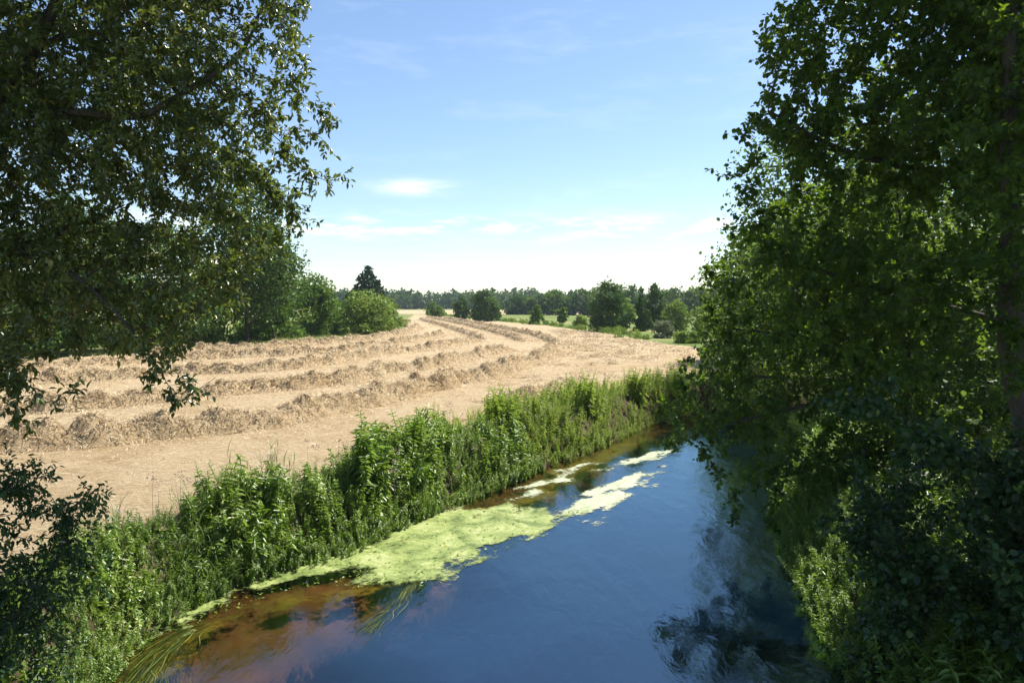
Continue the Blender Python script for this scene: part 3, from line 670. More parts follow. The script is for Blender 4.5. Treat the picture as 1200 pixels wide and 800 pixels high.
def bankpts(y0, y1, s0, s1, n, line=LB, side=1):
    ids = np.where((line[:, 1] > y0) & (line[:, 1] < y1))[0]; i = rng.choice(ids, n); i = np.clip(i, 1, len(line) - 2)
    t = line[i + 1] - line[i - 1]; t /= np.linalg.norm(t, axis=1, keepdims=True)
    off = rng.uniform(s0, s1, n)
    return line[i] + t * rng.uniform(-.5, .5, n)[:, None] + side * off[:, None] * np.column_stack([-t[:, 1], t[:, 0]])

a1 = Acc(); PT = (.38, .78); scatter(a1, NEAR, bankpts(7, 17, .2, 1.35, 620), smin=.7, smax=1.15, patch=PT, tilt=.28); scatter(a1, NEAR, bankpts(16, 24, .25, 2.1, 560), smin=.75, smax=1.2, patch=PT, tilt=.25); scatter(a1, NETB, bankpts(7, 24, .12, 1.6, 300), smin=.5, smax=.9)
scatter(a1, NETB + NET, bankpts(6, 24, .05, 1.6, 1800), smin=.3, smax=.5, patch=(.8, .2), tilt=.3)
scatter(a1, NETB + NET, bankpts(6, 24, -.06, .3, 1300), smin=.25, smax=.55, patch=(.7, .4), tilt=.35)
v, f, r = a1.get(); o = mk('bank_nettles', v, f, M['leaf_herb'], r); tag(o, 'thick green nettles and herbs covering the left bank nearest the viewer', 'nettles', kind='stuff'); print('nettles', len(f))
a1 = Acc(); scatter(a1, NETB, bankpts(20, 46, .1, 2.8, 1900), smin=.65, smax=1.1); scatter(a1, NET, bankpts(21, 46, .15, 3.4, 550)); scatter(a1, TUFT, bankpts(20, 46, .3, 4.0, 500))
scatter(a1, NETB, bankpts(20, 46, -.05, 3, 1500), smin=.3, smax=.5, patch=(.8, .2), tilt=.3)
scatter(a1, NETB, bankpts(20, 46, -.1, .35, 900), smin=.3, smax=.6, patch=(.7, .4), tilt=.35)
v, f, r = a1.get(); o = mk('bank_herbs', v, f, M['leaf_bright'], r); tag(o, 'bright yellow green herbs on the left bank toward the river bend', 'herbs', kind='stuff'); print('herbs', len(f))
a1 = Acc(); scatter(a1, REED, bankpts(7.5, 13.5, .0, 1.5, 520), smin=.45, smax=.85, tilt=.25); scatter(a1, TUFT, bankpts(9, 22, .1, 1.6, 320))
v, f, r = a1.get(); o = mk('bank_reeds', v, f, M['reed'], r); tag(o, 'pale arching reed grass on the left bank at the bottom of the view', 'reed grass', kind='stuff')
a1 = Acc(); scatter(a1, TUFT, bankpts(9, 19, 1.3, 1.9, 220), smin=.2, smax=.45); scatter(a1, TUFT, bankpts(18, 42, 2.2, 3.2, 420), smin=.25, smax=.6)
e = far_edge[9:-1]
for A_, B_ in zip(e[:-1], e[1:]):
    n = int(np.linalg.norm(B_ - A_) * 14); t = rng.random(n)[:, None]; Pp = A_ + (B_ - A_) * t + rng.normal(0, .7, (n, 2)) + np.array([0, 1.0]); scatter(a1, TUFT, Pp, smin=.5, smax=1.1)
scatter(a1, TUFT + REED, bankpts(9, 30, .3, 2.0, 190), smin=.35, smax=.75, tilt=.3)
v, f, r = a1.get(); o = mk('verge_grass', v, f, M['grass'], r); tag(o, 'yellowing rough grass along the edges of the mown field', 'grass', kind='stuff')
a1 = Acc(); P = bankpts(3, 30, .0, 3, 2600, RB, -1); scatter(a1, NET + NETB, P, smin=.7, smax=1.1); P = bankpts(4, 24, -.05, 2.2, 3800, RB, -1); scatter(a1, NET + NETB, P, smin=.35, smax=.65, patch=(.8, .3), tilt=.3); P = bankpts(3, 36, 2, 9, 2200, RB, -1); scatter(a1, NET + NETB, P, smin=.8, smax=1.3)
v, f, r = a1.get(); o = mk('shaded_herbs', v, f, M['leaf_herb'], r); tag(o, 'shaded herbs growing under the alders on the right bank', 'herbs', kind='stuff')
a1 = Acc(); P = np.vstack([bankpts(20, 42, .5, 2.8, 85), bankpts(10, 21, .4, 1.5, 22)]); scatter(a1, [(ROUND[0] * np.array([.16, .16, .6]), ROUND[1], np.full(6, .6))], P, zoff=.0)
fl = Acc(); Zt = height(P) + rng.uniform(.85, 1.15, len(P))
for p, zt in zip(P, Zt):
    k = 14; off = rng.normal(0, .06, (k, 3)) * [1, 1, .5]; fl.inst(OVAL[0], OVAL[1], np.array([*p, zt]) + off, frames(rng.normal(size=(k, 3)), rng.normal(size=(k, 3))), np.full(k, .05), rng.random(k))
    V, F_ = strip(zt - .9 + .9, .012, .05, 3); fl.add(V + np.array([*p, 0 * zt + height(np.array([p]))[0]]) * 1.0 if False else np.column_stack([V[:, 0] + p[0], V[:, 1] + p[1], height(np.array([p]))[0] + V[:, 2] / V[:, 2].max() * (zt - height(np.array([p]))[0])]), F_, .2)
v, f, r = fl.get(); o = mk('faded_flowers', v, f, M['flower'], r); tag(o, 'faded beige pink flower heads among the bright bank herbs', 'flowers', kind='stuff')

# distinct tall plants on the left bank
def clump(name, label, cat, px, py, zb, tm, n, rad, mat, smin, smax, tilt=.12, group=None):
    if zb is None:
        ids = [i for i in range(len(LB)) if 5 < LB[i][1] < 42]; q = np.array([inland(i, py) for i in ids]); c = q[np.argmin(abs(600 + FPX * q[:, 0] / q[:, 1] - px))]
    else: c = gnd(px, py, zb)[:2]
    P_ = c + rng.normal(0, rad, (n, 2)); a_ = Acc(); scatter(a_, tm, P_, smin=smin, smax=smax, tilt=tilt, patch=(.9, 0))
    v, f, r = a_.get(); b = np.array([*c, height(np.array([c]))[0]]); o = mk(name, v - b, f, mat, r); o.location = b; tag(o, label, cat, group); return o
clump('reed_clump', 'upright bright reed tuft standing above the nettles at the field edge', 'reeds', 322, 1.15, None, REED + TUFT, 26, .22, M['reed'], .8, 1.15, .1)
SH = 'tall leafy stems rising from the left bank'
for px, off, lab, s in [(275, 1.0, 'leaning leafy stem clump left of the upright reed tuft', 1.0), (372, .8, 'bushy nettle clump just right of the upright reed tuft', 1.0), (437, .8, 'first tall dark leafy spire of the pair in front of the bare hay', 1.5), (498, .9, 'second tall dark leafy spire of the pair, nearer the bend', 1.35), (575, 1.5, 'broad bright leafy mound midway along the left bank', 1.3), (690, 1.0, 'dark leafy clump with pale flower heads beside it', 1.3), (745, .9, 'rounded dark clump just before the river bend', 1.3), (388, -.1, 'small leafy plant growing out over the algae', .45), (120, .6, 'pale leafy clump at the bottom left foot of the bank', .9)]:
    clump('tall_nettle', lab, 'plant', px, off, None, NET if s > 1.2 else NETB, 26 if s > .6 else 8, .2 if s > .6 else .08, M['leaf_herb'] if px < 560 else M['leaf_bright'], s * .85, s * 1.1, .08, SH)

# ------------------------------------------------------------ floating algae and water weed
def mat_sheet(name, outlines, mat, label, z=.012, st=.07, amp=.9):
    pol = [np.array([gnd(*q, 0)[:2] for q in ol]) for ol in outlines]
    al = np.vstack(pol); lo = al.min(0) - .6; hi = al.max(0) + .6
    P, F = grid(np.arange(lo[0], hi[0], st), np.arange(lo[1], hi[1], st))
    w = (np.column_stack([fbm(P * 1.3 + 3, 4), fbm(P * 1.3 + 70, 4)]) - .5) * amp
    sd = np.full(len(P), -9.)
    for p in pol:
        c = np.vstack([p, p[:1]]); d = pdist(P + w, c); i = pip(P + w, p); sd = np.maximum(sd, np.where(i, d, -d))
    den = np.clip(sd / .7, -1, 1) * .42 + .1 + (fbm(np.column_stack([P @ [.51, .86], P @ [-.86, .51] * 2.6]) * 1.1 + 9, 5) - .57) * .95
    keep = (den[F] > -.25).any(1); F = F[keep]
    V, F, den = compact(np.column_stack([P, z + (fbm(P * 5, 3) - .5) * .012]), F, den)
    o = mk(name, V, F, mat, den); tag(o, label, 'algae', kind='stuff')
mat_sheet('algae_mat', [[(185, 748), (195, 715), (300, 672), (400, 640), (450, 612), (530, 592), (600, 588), (650, 598), (690, 600), (680, 612), (640, 625), (600, 640), (560, 658), (530, 680), (500, 688), (470, 682), (420, 679), (350, 686), (300, 697), (250, 720), (215, 742)]],
          algae_mat('pale_green_algae', (.09, .13, .02), (.25, .3, .08), (.44, .44, .22)), 'pale yellow green algae mat floating along the left bank')
mat_sheet('algae_patch', [[(672, 585), (690, 566), (740, 552), (785, 541), (770, 560), (735, 578), (700, 588)], [(640, 600), (690, 575), (745, 570), (740, 582), (700, 600), (660, 612)], [(598, 585), (610, 572), (660, 552), (690, 545), (690, 552), (650, 570), (620, 582)], [(700, 545), (760, 530), (800, 527), (770, 540), (720, 552)], [(650, 612), (690, 600), (712, 602), (690, 618)]],
          algae_mat('whitish_algae', (.3, .34, .2), (.42, .44, .28), (.5, .5, .36)), 'whitish algae patches drifting in the river near the bend')
mat_sheet('algae_scum', [[(640, 552), (700, 522), (790, 500), (812, 500), (795, 520), (740, 535), (690, 560), (640, 590), (600, 600), (590, 590)], [(160, 800), (190, 745), (250, 722), (340, 690), (410, 680), (480, 684), (440, 694), (360, 702), (300, 722), (240, 760), (210, 800)]],
          algae_mat('brown_weed', (.06, .075, .01), (.12, .14, .02), (.2, .2, .05)), 'brownish green submerged weed bed along the left water edge', z=-.012)
dbr = Acc(); Pd = np.array([gnd(rng.uniform(200, 700), rng.uniform(580, 740), 0)[:2] for _ in range(5000)])
apol = np.array([gnd(*q, 0)[:2] for q in [(190, 745), (300, 675), (450, 612), (600, 590), (680, 600), (600, 642), (500, 688), (350, 688), (250, 725)]])
Pd = Pd[pip(Pd, apol)][:600]; n = len(Pd)
dbr.inst(OVAL[0], OVAL[1], np.column_stack([Pd, rng.uniform(.02, .04, n)]), frames(np.column_stack([rng.normal(size=(n, 2)), np.zeros(n)]), np.tile([0, 0, 1.], (n, 1)) + rng.normal(0, .3, (n, 3))), rng.uniform(.02, .09, n), rng.random(n))
v, f, r = dbr.get(); o = mk('floating_debris', v, f, M['leaf_herb'], r); tag(o, 'small dark leaves and debris caught on the floating algae', 'debris', kind='stuff')
acc = Acc()
def strands(path, n, w, L, sw=.012):
    pth = catmull([gnd(*q, 0)[:2] for q in path], .05); m = len(pth); kk = max(4, int(L / .05))
    for _ in range(n):
        i = rng.integers(0, max(1, m - 4)); q = pth[i:i + int(kk * rng.uniform(.3, 1.3))]
        if len(q) < 4: continue
        q = q[::max(1, len(q) // 9)]; t = np.gradient(q, axis=0); t /= np.linalg.norm(t, axis=1, keepdims=True); nv = np.column_stack([-t[:, 1], t[:, 0]])
        c = q + nv * (rng.normal(0, w) * (.45 + i / m) * np.linspace(.6, 1.3, len(q)))[:, None] + nv * rng.normal(0, .03) + nv * (np.sin(np.linspace(0, 5, len(q)) + rng.uniform(0, 6)) * .03)[:, None]
        zz = np.full(len(q), rng.uniform(-.07, .012)) + rng.uniform(-.02, .02) * np.linspace(0, 1, len(q)); ww = (sw * rng.uniform(.6, 1.6) * np.sin(np.linspace(.5, 3.05, len(q))))[:, None]
        V = np.concatenate([np.column_stack([c - nv * ww, zz]), np.column_stack([c + nv * ww, zz])]); k = len(q); j = np.arange(k - 1)
        acc.add(V, np.column_stack([j, j + k, j + k + 1, j + 1]), rng.random())
strands([(250, 728), (215, 745), (180, 780), (150, 830), (120, 900)], 900, .34, 1.2, .006)
strands([(492, 676), (474, 698), (450, 722), (424, 742)], 420, .11, .8, .0045)
v, f, r = acc.get(); o = mk('trailing_weed', v, f, M['weed'], r); tag(o, 'long green water weed strands trailing with the current', 'water weed', kind='stuff')

# ------------------------------------------------------------ trees in the distance
def far_crown(g, h, w, n_cl, per, leaf, low=.12, shape='round', clr=.16):
    """clumps of leaves spread through the crown; h, w in metres"""
    pts = []
    while len(pts) < n_cl:
        u = g.uniform(-1, 1, 3); t = (u[2] + 1) / 2
        if shape == 'round': rad = math.sqrt(max(0, 1 - (2 * t - 1) ** 2)) ** .8
        elif shape == 'cone': rad = (1 - t) ** .75 * .95 + .05
        elif shape == 'dome': rad = math.sqrt(max(0, 1 - t ** 2.6))
        q = math.hypot(u[0], u[1])
        if q > rad or (q < rad * .45 and g.random() < .6): continue
        rr = 1 + .22 * math.sin(3 * math.atan2(u[1], u[0]) + 7 * t + g.uniform(0, .5))
        pts.append([u[0] * w / 2 * rr * .86, u[1] * w / 2 * rr * .86, h * (low + (1 - low) * t * .95)])
    pts = np.array(pts); ci = np.repeat(np.arange(n_cl), per); n = len(ci)
    cs = g.uniform(.6, 1.4, n_cl) * w * clr
    off = nrm(g.normal(size=(n, 3))) * (g.random(n) ** .45)[:, None] * cs[ci][:, None] * np.array([1, 1, .7])
    P_ = pts[ci] + off
    if shape == 'cone': P_[:, 2] -= np.hypot(P_[:, 0], P_[:, 1]) * .25
    P_[:, 2] = np.clip(P_[:, 2], .1, None)
    up = nrm(off * .8 + g.normal(0, .5, (n, 3)) + np.array([0, 0, .5]) * w * clr); d = g.normal(size=(n, 3))
    a_ = Acc(); tn = g.normal(0, .16, n_cl)
    a_.inst(ROUND[0], ROUND[1], P_, frames(d, up), leaf * g.uniform(.6, 1.4, n), np.clip(g.beta(2, 2.4, n) + tn[ci], 0, 1)); return a_.get(), pts
def trunkmesh(g, pts, h, r0, k=10):
    seeds_ = [[0, 0, -.1], [g.uniform(-.1, .1), g.uniform(-.1, .1), h * .35], [g.uniform(-.2, .2), g.uniform(-.2, .2), h * .8]]
    sub = pts[g.choice(len(pts), min(len(pts), k), replace=False)]
    pos = [*catmull(seeds_, h / 14)]; par = [-1] + list(range(len(pos) - 1)); m = len(pos)
    for q in sub:
        zc = max(h * .12, q[2] - .45 * math.hypot(q[0], q[1])); j = min(m - 1, int(zc / (h * .9) * m)); prev = j; a = pos[j]
        for t in (.33, .66, 1): pos.append(a + (q - a) * t + np.array([0, 0, .05 * h * math.sin(t * PI)])); par.append(prev); prev = len(pos) - 1
    pos = np.array(pos); par = np.array(par); order_ok = True
    r, kd, best = skeleton(pos, par, tip=r0 * .15, rmax=r0)
    return tubes(pos, par, r, best, sides=6)
def far_tree(name, label, cat, px, base, top, wpx, mat, shape='round', group=None, ncl=70, per=60, leafpx=2.0, low=.12, seed=0, dz=ZF, clr=.16, dist=None):
    g = np.random.default_rng(seed + int(px))
    c = gnd(px, base, dz) if dist is None else at(px, base, dist)
    d = c[1]; m = d / FPX; base = base if dist is None else 355 + (CAM[2] - dz) / m
    h = (base - top) * m; w = wpx * m; c[2] = dz
    root = empty(name, c); tag(root, label, cat, group)
    (v, f, r), pts = far_crown(g, h, w, ncl, per, leafpx * m * 1.3, low, shape, clr); mk('crown', v, f, M[mat], r, root)
    V, F = trunkmesh(g, pts, h, max(.03 * h, .05)); mk('trunk', V, F, M['bark'], parent=root)
    return root
HG = 'trees and bushes of the hedge along the field'
far_tree('hedge_tree', 'tall dark tree in the hedge with its trunk showing at the field edge', 'tree', 290, 402, 205, 135, 'far_dark', 'dome', HG, 210, 90, 2.6, .16, 1)
far_tree('hedge_tree', 'dark hedge tree half hidden behind the hanging twigs', 'tree', 205, 408, 250, 115, 'far_dark', 'dome', HG, 130, 80, 2.6, .14, 2)
far_tree('hedge_tree', 'hedge tree furthest left behind the big overhanging crown', 'tree', 95, 414, 225, 150, 'far_dark', 'dome', HG, 190, 90, 2.8, .1, 3)
far_tree('hedge_tree', 'hedge tree at the very left edge of the view', 'tree', 5, 420, 250, 150, 'far_dark', 'dome', HG, 130, 80, 2.8, .04, 33)
far_tree('hedge_tree', 'bright green young tree between the tall dark tree and the round elder', 'tree', 325, 398, 312, 54, 'far_mid', 'dome', HG, 80, 60, 2.2, .05, 4)
far_tree('elder_tree', 'round topped elder on a dark stem left of the bright bush', 'tree', 368, 393, 320, 56, 'far_mid', 'round', HG, 80, 60, 2.2, .2, 5)
far_tree('hedge_bush', 'dark bush squeezed between elder and bright bush', 'bush', 392, 390, 345, 44, 'far_dark', 'dome', HG, 50, 60, 2.0, .03, 6)
far_tree('round_bush', 'large rounded bright green bush at the end of the hedge', 'bush', 427, 391, 341, 92, 'far_light', 'dome', HG, 130, 80, 1.9, .04, 7, clr=.1)
far_tree('spruce_tree', 'dark spruce rising behind the rounded bright bush', 'tree', 432, 384, 309, 80, 'conifer', 'cone', HG, 300, 50, 2.2, .05, 8, clr=.07)
far_tree('hedge_bush', 'low mid green bush behind the spruce foot', 'bush', 455, 381, 345, 30, 'far_mid', 'dome', HG, 40, 50, 1.8, .04, 9)
far_tree('hedge_bush', 'sunlit low bush in the shade gap left of the trunk', 'bush', 225, 404, 368, 60, 'far_light', 'dome', HG, 50, 60, 2.2, .03, 10)
MG = 'single trees beyond the mown field'
far_tree('field_bush', 'small round bush alone beyond the end of the hay rows', 'bush', 509, 371.5, 355, 22, 'far_mid', 'dome', MG, 40, 40, 1.7, .03, 11)
far_tree('field_tree', 'small dark tree touching the left side of a bigger one', 'tree', 541, 374.5, 347, 19, 'far_dark', 'dome', MG, 45, 45, 1.7, .05, 12)
far_tree('field_tree', 'bigger round tree with a dark left side, midway along the far field edge', 'tree', 568, 376.5, 337, 36, 'far_dark', 'dome', MG, 80, 50, 1.7, .06, 13)
far_tree('field_tree', 'light green tree tucked behind the right side of the bigger round one', 'tree', 578, 374, 346, 22, 'far_mid', 'dome', MG, 40, 45, 1.7, .05, 14)
far_tree('field_tree', 'small pyramid shaped tree in the green strip', 'tree', 629, 380, 357, 17, 'far_mid', 'dome', MG, 36, 40, 1.6, .08, 15)
far_tree('field_tree', 'smallest round tree in the green strip', 'tree', 659, 380, 359.5, 14, 'far_mid', 'round', MG, 30, 40, 1.6, .12, 16)
far_tree('field_bush', 'low light bush just left of the largest field tree', 'bush', 680, 382, 370, 20, 'far_light', 'dome', MG, 30, 40, 1.6, .02, 17)
far_tree('field_tree', 'largest field tree, full and pointed, standing on the far edge', 'tree', 713, 388, 328, 50, 'far_dark', 'dome', MG, 130, 60, 1.8, .04, 18)
far_tree('field_tree', 'light green tree leaning against the right of the largest one', 'tree', 733, 384, 345, 26, 'far_light', 'dome', MG, 50, 50, 1.7, .04, 19)
far_tree('conical_tree', 'dark narrow tree right of the largest field tree', 'tree', 752, 388, 336, 24, 'far_dark', 'cone', MG, 60, 55, 1.8, .04, 20)
far_tree('conical_tree', 'tallest dark pointed tree of the right hand group', 'tree', 768, 386, 330, 28, 'far_dark', 'dome', MG, 70, 55, 1.8, .04, 21)
far_tree('willow_bush', 'grey green rounded willow bush near the river bend', 'bush', 777, 396, 374, 26, 'willow_grey', 'dome', MG, 50, 50, 1.7, .02, 22)
far_tree('field_tree', 'yellow green tree right of the pointed trees', 'tree', 792, 388, 350, 34, 'far_light', 'dome', MG, 60, 55, 1.8, .04, 23)
far_tree('field_bush', 'sunlit low bush at the right end of the field edge', 'bush', 806, 402, 386, 30, 'far_light', 'dome', MG, 50, 50, 1.8, .02, 24)
far_tree('field_tree', 'broad yellow green tree glimpsed through the alder twigs', 'tree', 835, 396, 352, 50, 'far_light', 'dome', MG, 80, 55, 1.9, .04, 25)
BG_ = 'sunlit trees behind the alders'
for k, (px, d, top, w, mt, lab) in enumerate([(960, 38, 120, 260, 'leaf_back', 'tall bright tree behind the alder limbs, beyond the river bend'), (1080, 34, 60, 260, 'leaf_back', 'tall bright tree seen between the alder trunks'), (1180, 30, 20, 300, 'leaf_back', 'bright tree deep in the wood behind the slender alder'),
     (900, 52, 250, 150, 'far_light', 'light tree rising where the river disappears'), (1020, 60, 180, 200, 'far_mid', 'mid green tree closing the gap under the big alder crown'), (1150, 24, 200, 300, 'leaf_back', 'leafy tree low behind the right hand trunks'), (1260, 40, 0, 300, 'far_mid', 'tree beyond the right edge of the alders')]):
    far_tree('leafy_tree', lab, 'tree', px, 400, top, w, mt, 'dome', BG_, 230, 110, 3.2, .04, 90 + k, dist=d)
# nearer edge of the wood: one tree after another
WG = 'trees along the near edge of the wood'
wl = [(606, 344, 30, 'far_dark'), (622, 347, 18, 'far_mid'), (638, 342, 24, 'far_dark'), (652, 337, 26, 'far_mid'), (668, 343, 22, 'far_mid'), (682, 337, 30, 'far_dark'), (697, 334, 26, 'far_mid'), (740, 333, 30, 'far_dark'), (727, 335, 24, 'far_mid'), (783, 338, 30, 'far_mid'), (800, 332, 32, 'far_dark'), (818, 334, 30, 'far_mid'), (838, 328, 36, 'far_dark'), (862, 330, 36, 'far_mid')]
wlab = ['wood edge tree right of the bigger round field tree', 'lower tree in the wood edge, left of the pyramid shaped one', 'dark wood edge tree above the pyramid shaped tree', 'pale topped tall tree of the wood edge', 'wood edge tree between the pale topped and the dark broad one', 'dark broad tree of the wood edge left of the largest field tree', 'wood edge tree peeping over the left shoulder of the largest field tree', 'dark treetop between the largest field tree and the pointed group', 'pale treetop right behind the largest field tree', 'wood edge tree just right of the pointed group', 'dark tree of the wood edge above the willow bush', 'mid green wood edge tree left of the alder twigs', 'dark tall wood edge tree behind the alder twigs', 'rightmost tree of the wood edge, mostly behind the alders']
for k, ((px, top, w, mt), lab) in enumerate(zip(wl, wlab)):
    far_tree('woodland_tree', lab, 'tree', px, 368.5 + (px - 600) * .01, top, w * 1.15, mt, 'dome', WG, 55, 45, 1.7, .02, 60 + k)
# far wood
acc = Acc(); g = np.random.default_rng(5); tr = Acc()
tmp = [far_crown(g, 1, .85, 26, 18, .1, .02, 'dome')[0] for _ in range(5)]
X = []
for x in np.arange(-520, 560, 6):
    for row in range(3):
        X.append((x + g.uniform(-3, 3), 500 + row * 9 + g.uniform(-4, 4) - max(0, x) * .28 + .0002 * x * x, g.uniform(9.5, 13.5) + row * 1.0))
for (x, y, h) in X:
    v, f, r = tmp[g.integers(0, 5)]; a = g.uniform(0, 6.28); Rz = rotz(np.array([a]))[0]
    acc.add((v @ Rz.T) * np.array([h * 1.05, h * 1.05, h]) + [x, y, ZF], f, np.clip(r + g.normal(0, .12), 0, 1))
v, f, r = acc.get(); o = mk('distant_wood', v, f, M['far_dark'], r); tag(o, 'dark far off wood forming one band along the horizon', 'wood', kind='stuff'); print('wood', len(f))
# low scrub strip along the far edge of the mown field
acc = Acc(); e = far_edge[1:8]; tmp = [far_crown(g, 1, 1.6, 16, 22, .12, .0, 'dome')[0] for _ in range(3)]
for A_, B_ in zip(e[:-1], e[1:]):
    L_ = np.linalg.norm(B_ - A_); t = rng.random(int(L_ * .8))
    for q in t:
        p = A_ + (B_ - A_) * q + np.array([rng.normal(0, .8), 2.5 + abs(rng.normal(0, 2.5))]); h = rng.uniform(.4, 1.1); v, f, r = tmp[rng.integers(0, 3)]
        acc.add(v * h + [*p, ZF], f, np.clip(r + rng.normal(0, .15), 0, 1))
v, f, r = acc.get(); o = mk('field_scrub', v, f, M['far_light'], r); tag(o, 'low rough scrub in the strip behind the mown field', 'scrub', kind='stuff')
acc = Acc()
hp = [gnd(*q)[:2] for q in [(-80, 420), (60, 412), (150, 407), (230, 403), (300, 399), (380, 393), (420, 389)]]
for A_, B_ in zip(hp[:-1], hp[1:]):
    for q in rng.random(int(np.linalg.norm(B_ - A_) * 3.2)):
        p = A_ + (B_ - A_) * q + np.array([rng.normal(0, .8), 3 + abs(rng.normal(0, 5))]); h = rng.uniform(.9, 2.6); v, f, r = tmp[rng.integers(0, 3)]
        acc.add(v * h * [.8, .8, 1] + [*p, ZF], f, np.clip(r + rng.normal(0, .15), 0, 1))
v, f, r = acc.get(); o = mk('hedge_undergrowth', v, f, M['far_mid'], r); tag(o, 'tangled green undergrowth at the foot of the hedge trees', 'undergrowth', kind='stuff')
# fence post in the hedge gap
def post(px, py, h, label):
    c = gnd(px, py); s = 8; a = np.arange(s) / s * 2 * PI
    rings = [(0, .07), (h * .9, .065), (h, .04)]
    V = np.concatenate([np.column_stack([np.cos(a) * r, np.sin(a) * r, np.full(s, z_)]) for z_, r in rings] + [[[0, 0, h + .02]]])
    F = [[j * s + i, j * s + (i + 1) % s, (j + 1) * s + (i + 1) % s, (j + 1) * s + i] for j in range(2) for i in range(s)] + [[2 * s + i, 2 * s + (i + 1) % s, 3 * s, 3 * s] for i in range(s)]
    me = bpy.data.meshes.new('fence_post'); me.from_pydata([tuple(x) for x in V], [], [list(dict.fromkeys(x)) for x in F]); me.materials.append(M['wood_post'])
    o = bpy.data.objects.new('fence_post', me); COL.objects.link(o); o.location = (c[0], c[1], ZF); o.rotation_euler = (R_(4), R_(-7), 0)
    tag(o, label, 'post', 'fence posts by the hedge')
post(349, 396, 1.7, 'leaning fence post in the grass gap left of the elder')
post(323, 401, 1.5, 'weathered fence post at the foot of the tall dark tree')

# ------------------------------------------------------------ haze
def haze():
    x0, x1, y0, y1, z0, z1 = -2010, 2010, -160, 2210, -2.2, 22
    V = [(x, y, z_) for z_ in (z0, z1) for y in (y0, y1) for x in (x0, x1)]
    F = [[0, 2, 3, 1], [4, 5, 7, 6], [0, 1, 5, 4], [2, 6, 7, 3], [0, 4, 6, 2], [1, 3, 7, 5]]
    m, nt, ns, ln = newmat('haze_air'); out = ns.new('ShaderNodeOutputMaterial'); v = ns.new('ShaderNodeVolumePrincipled')
    v.inputs['Color'].default_value = (.8, .9, 1, 1); v.inputs['Density'].default_value = HAZE; v.inputs['Anisotropy'].default_value = .3
    ln.new(v.outputs[0], out.inputs['Volume'])
    o = mk('haze', V, F, m); tag(o, 'thin summer haze softening the far wood', 'haze', kind='stuff')
HAZE = .00018
haze()

# ------------------------------------------------------------ light
SUN_AZ, SUN_EL = R_(52), R_(58)          # azimuth measured from +Y (view direction) towards +X
w = bpy.data.worlds.new('World'); scene.world = w; w.use_nodes = True; nt = w.node_tree; ns = nt.nodes; ln = nt.links; ns.clear()
out = ns.new('ShaderNodeOutputWorld'); bg = ns.new('ShaderNodeBackground'); sky = ns.new('ShaderNodeTexSky')
sky.sky_type = 'NISHITA'; sky.sun_disc = False; sky.sun_elevation = SUN_EL; sky.sun_rotation = SUN_AZ
sky.air_density = 1.0; sky.dust_density = .35; sky.ozone_density = 3.1; sky.altitude = 50
bg.inputs[1].default_value = .1
tc = ns.new('ShaderNodeTexCoord')
def math_(op, a, b=None, c=None):
    n = ns.new('ShaderNodeMath'); n.operation = op
    for i, q in enumerate((a, b, c)):
        if q is None: continue
        if isinstance(q, (int, float)): n.inputs[i].default_value = q
        else: ln.new(q, n.inputs[i])
    return n.outputs[0]
sep = ns.new('ShaderNodeSeparateXYZ'); ln.new(tc.outputs['Generated'], sep.inputs[0])
X_, Y_, Z_ = sep.outputs
az = math_('ARCTAN2', X_, Y_); el = math_('ARCSINE', Z_)
def gauss(v, c, s): q = math_('DIVIDE', math_('SUBTRACT', v, c), s); return math_('EXPONENT', math_('MULTIPLY', math_('MULTIPLY', q, q), -1))
def cn(sx, sz, off, det=6, ro=.6):
    cb = ns.new('ShaderNodeCombineXYZ'); ln.new(math_('MULTIPLY', az, sx), cb.inputs[0]); ln.new(math_('MULTIPLY', el, sz), cb.inputs[1]); cb.inputs[2].default_value = off
    n = ns.new('ShaderNodeTexNoise'); n.inputs['Scale'].default_value = 1; n.inputs['Detail'].default_value = det; n.inputs['Roughness'].default_value = ro; ln.new(cb.outputs[0], n.inputs[0]); return n.outputs[0]
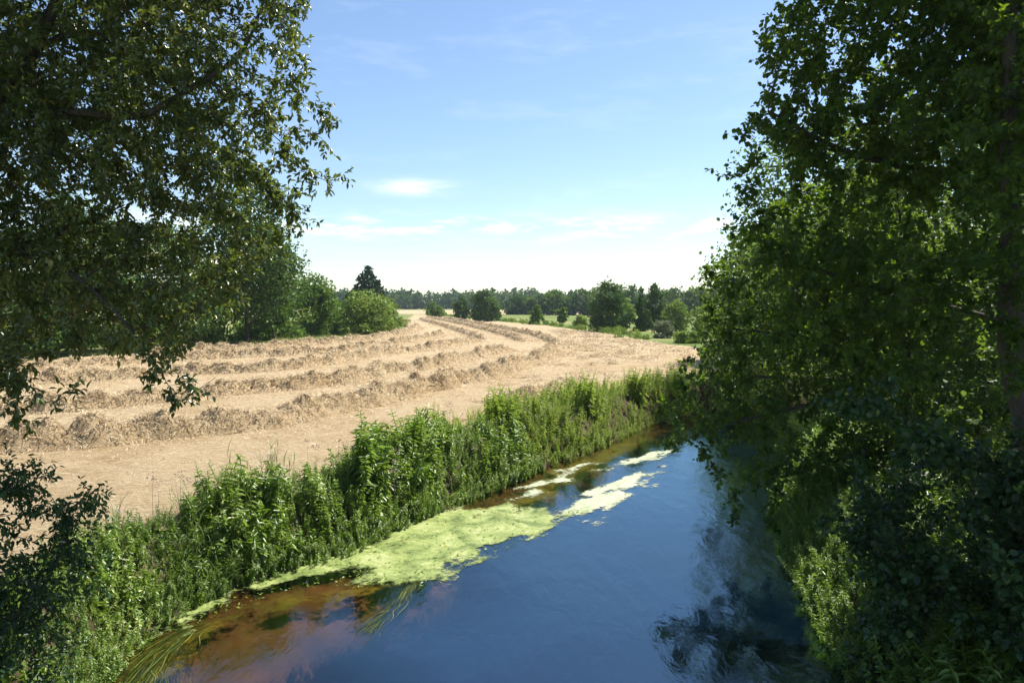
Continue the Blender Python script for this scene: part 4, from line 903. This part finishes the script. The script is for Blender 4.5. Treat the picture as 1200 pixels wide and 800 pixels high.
def mr(v, a, b):
    n = ns.new('ShaderNodeMapRange'); n.inputs[1].default_value = a; n.inputs[2].default_value = b; ln.new(v, n.inputs[0]); return n.outputs[0]
band = math_('MULTIPLY', mr(cn(16, 75, 2.3, 8, .68), .47, .66), gauss(el, .1, .015))
band2 = math_('MULTIPLY', math_('MULTIPLY', mr(cn(9, 80, 7.7), .45, .7), gauss(el, .062, .03)), .12)
spot = math_('MULTIPLY', math_('MULTIPLY', mr(cn(16, 90, 4.1), .3, .55), gauss(el, .152, .009)), gauss(az, -.131, .045))
wisp = math_('MULTIPLY', mr(cn(5, 22, 9.2, 8, .7), .52, .85), .2)
cm = math_('MINIMUM', math_('ADD', math_('ADD', math_('MULTIPLY', band, 1.0), band2), math_('ADD', math_('MULTIPLY', spot, .9), wisp)), 1)
mx = ns.new('ShaderNodeMix'); mx.data_type = 'RGBA'; ln.new(cm, mx.inputs['Factor']); ln.new(sky.outputs[0], mx.inputs[6]); mx.inputs[7].default_value = (7.2, 7.6, 8.0, 1)
ln.new(mx.outputs[2], bg.inputs[0]); ln.new(bg.outputs[0], out.inputs[0])

sl = bpy.data.lights.new('sun', 'SUN'); sl.energy = 5.0; sl.angle = R_(.53); sl.color = (1, .955, .88)
so = bpy.data.objects.new('sun', sl); COL.objects.link(so)
from mathutils import Vector
dv = Vector((math.sin(SUN_AZ) * math.cos(SUN_EL), math.cos(SUN_AZ) * math.cos(SUN_EL), math.sin(SUN_EL)))
so.rotation_euler = dv.to_track_quat('Z', 'Y').to_euler(); so.location = dv * 60

cam = bpy.data.cameras.new('camera'); co = bpy.data.objects.new('camera', cam); COL.objects.link(co)
cam.sensor_width = 36; cam.lens = 36 * FPX / 1200; cam.clip_end = 6000; cam.clip_start = .1
co.location = CAM; co.rotation_euler = (PI / 2 - PITCH, 0, 0); scene.camera = co
scene.render.engine = 'CYCLES'
scene.view_settings.view_transform = 'Standard'; scene.view_settings.look = 'None'; scene.view_settings.gamma = 1
scene.view_settings.exposure = .87
scene.cycles.max_bounces = 6; scene.cycles.transparent_max_bounces = 12; scene.cycles.volume_bounces = 0
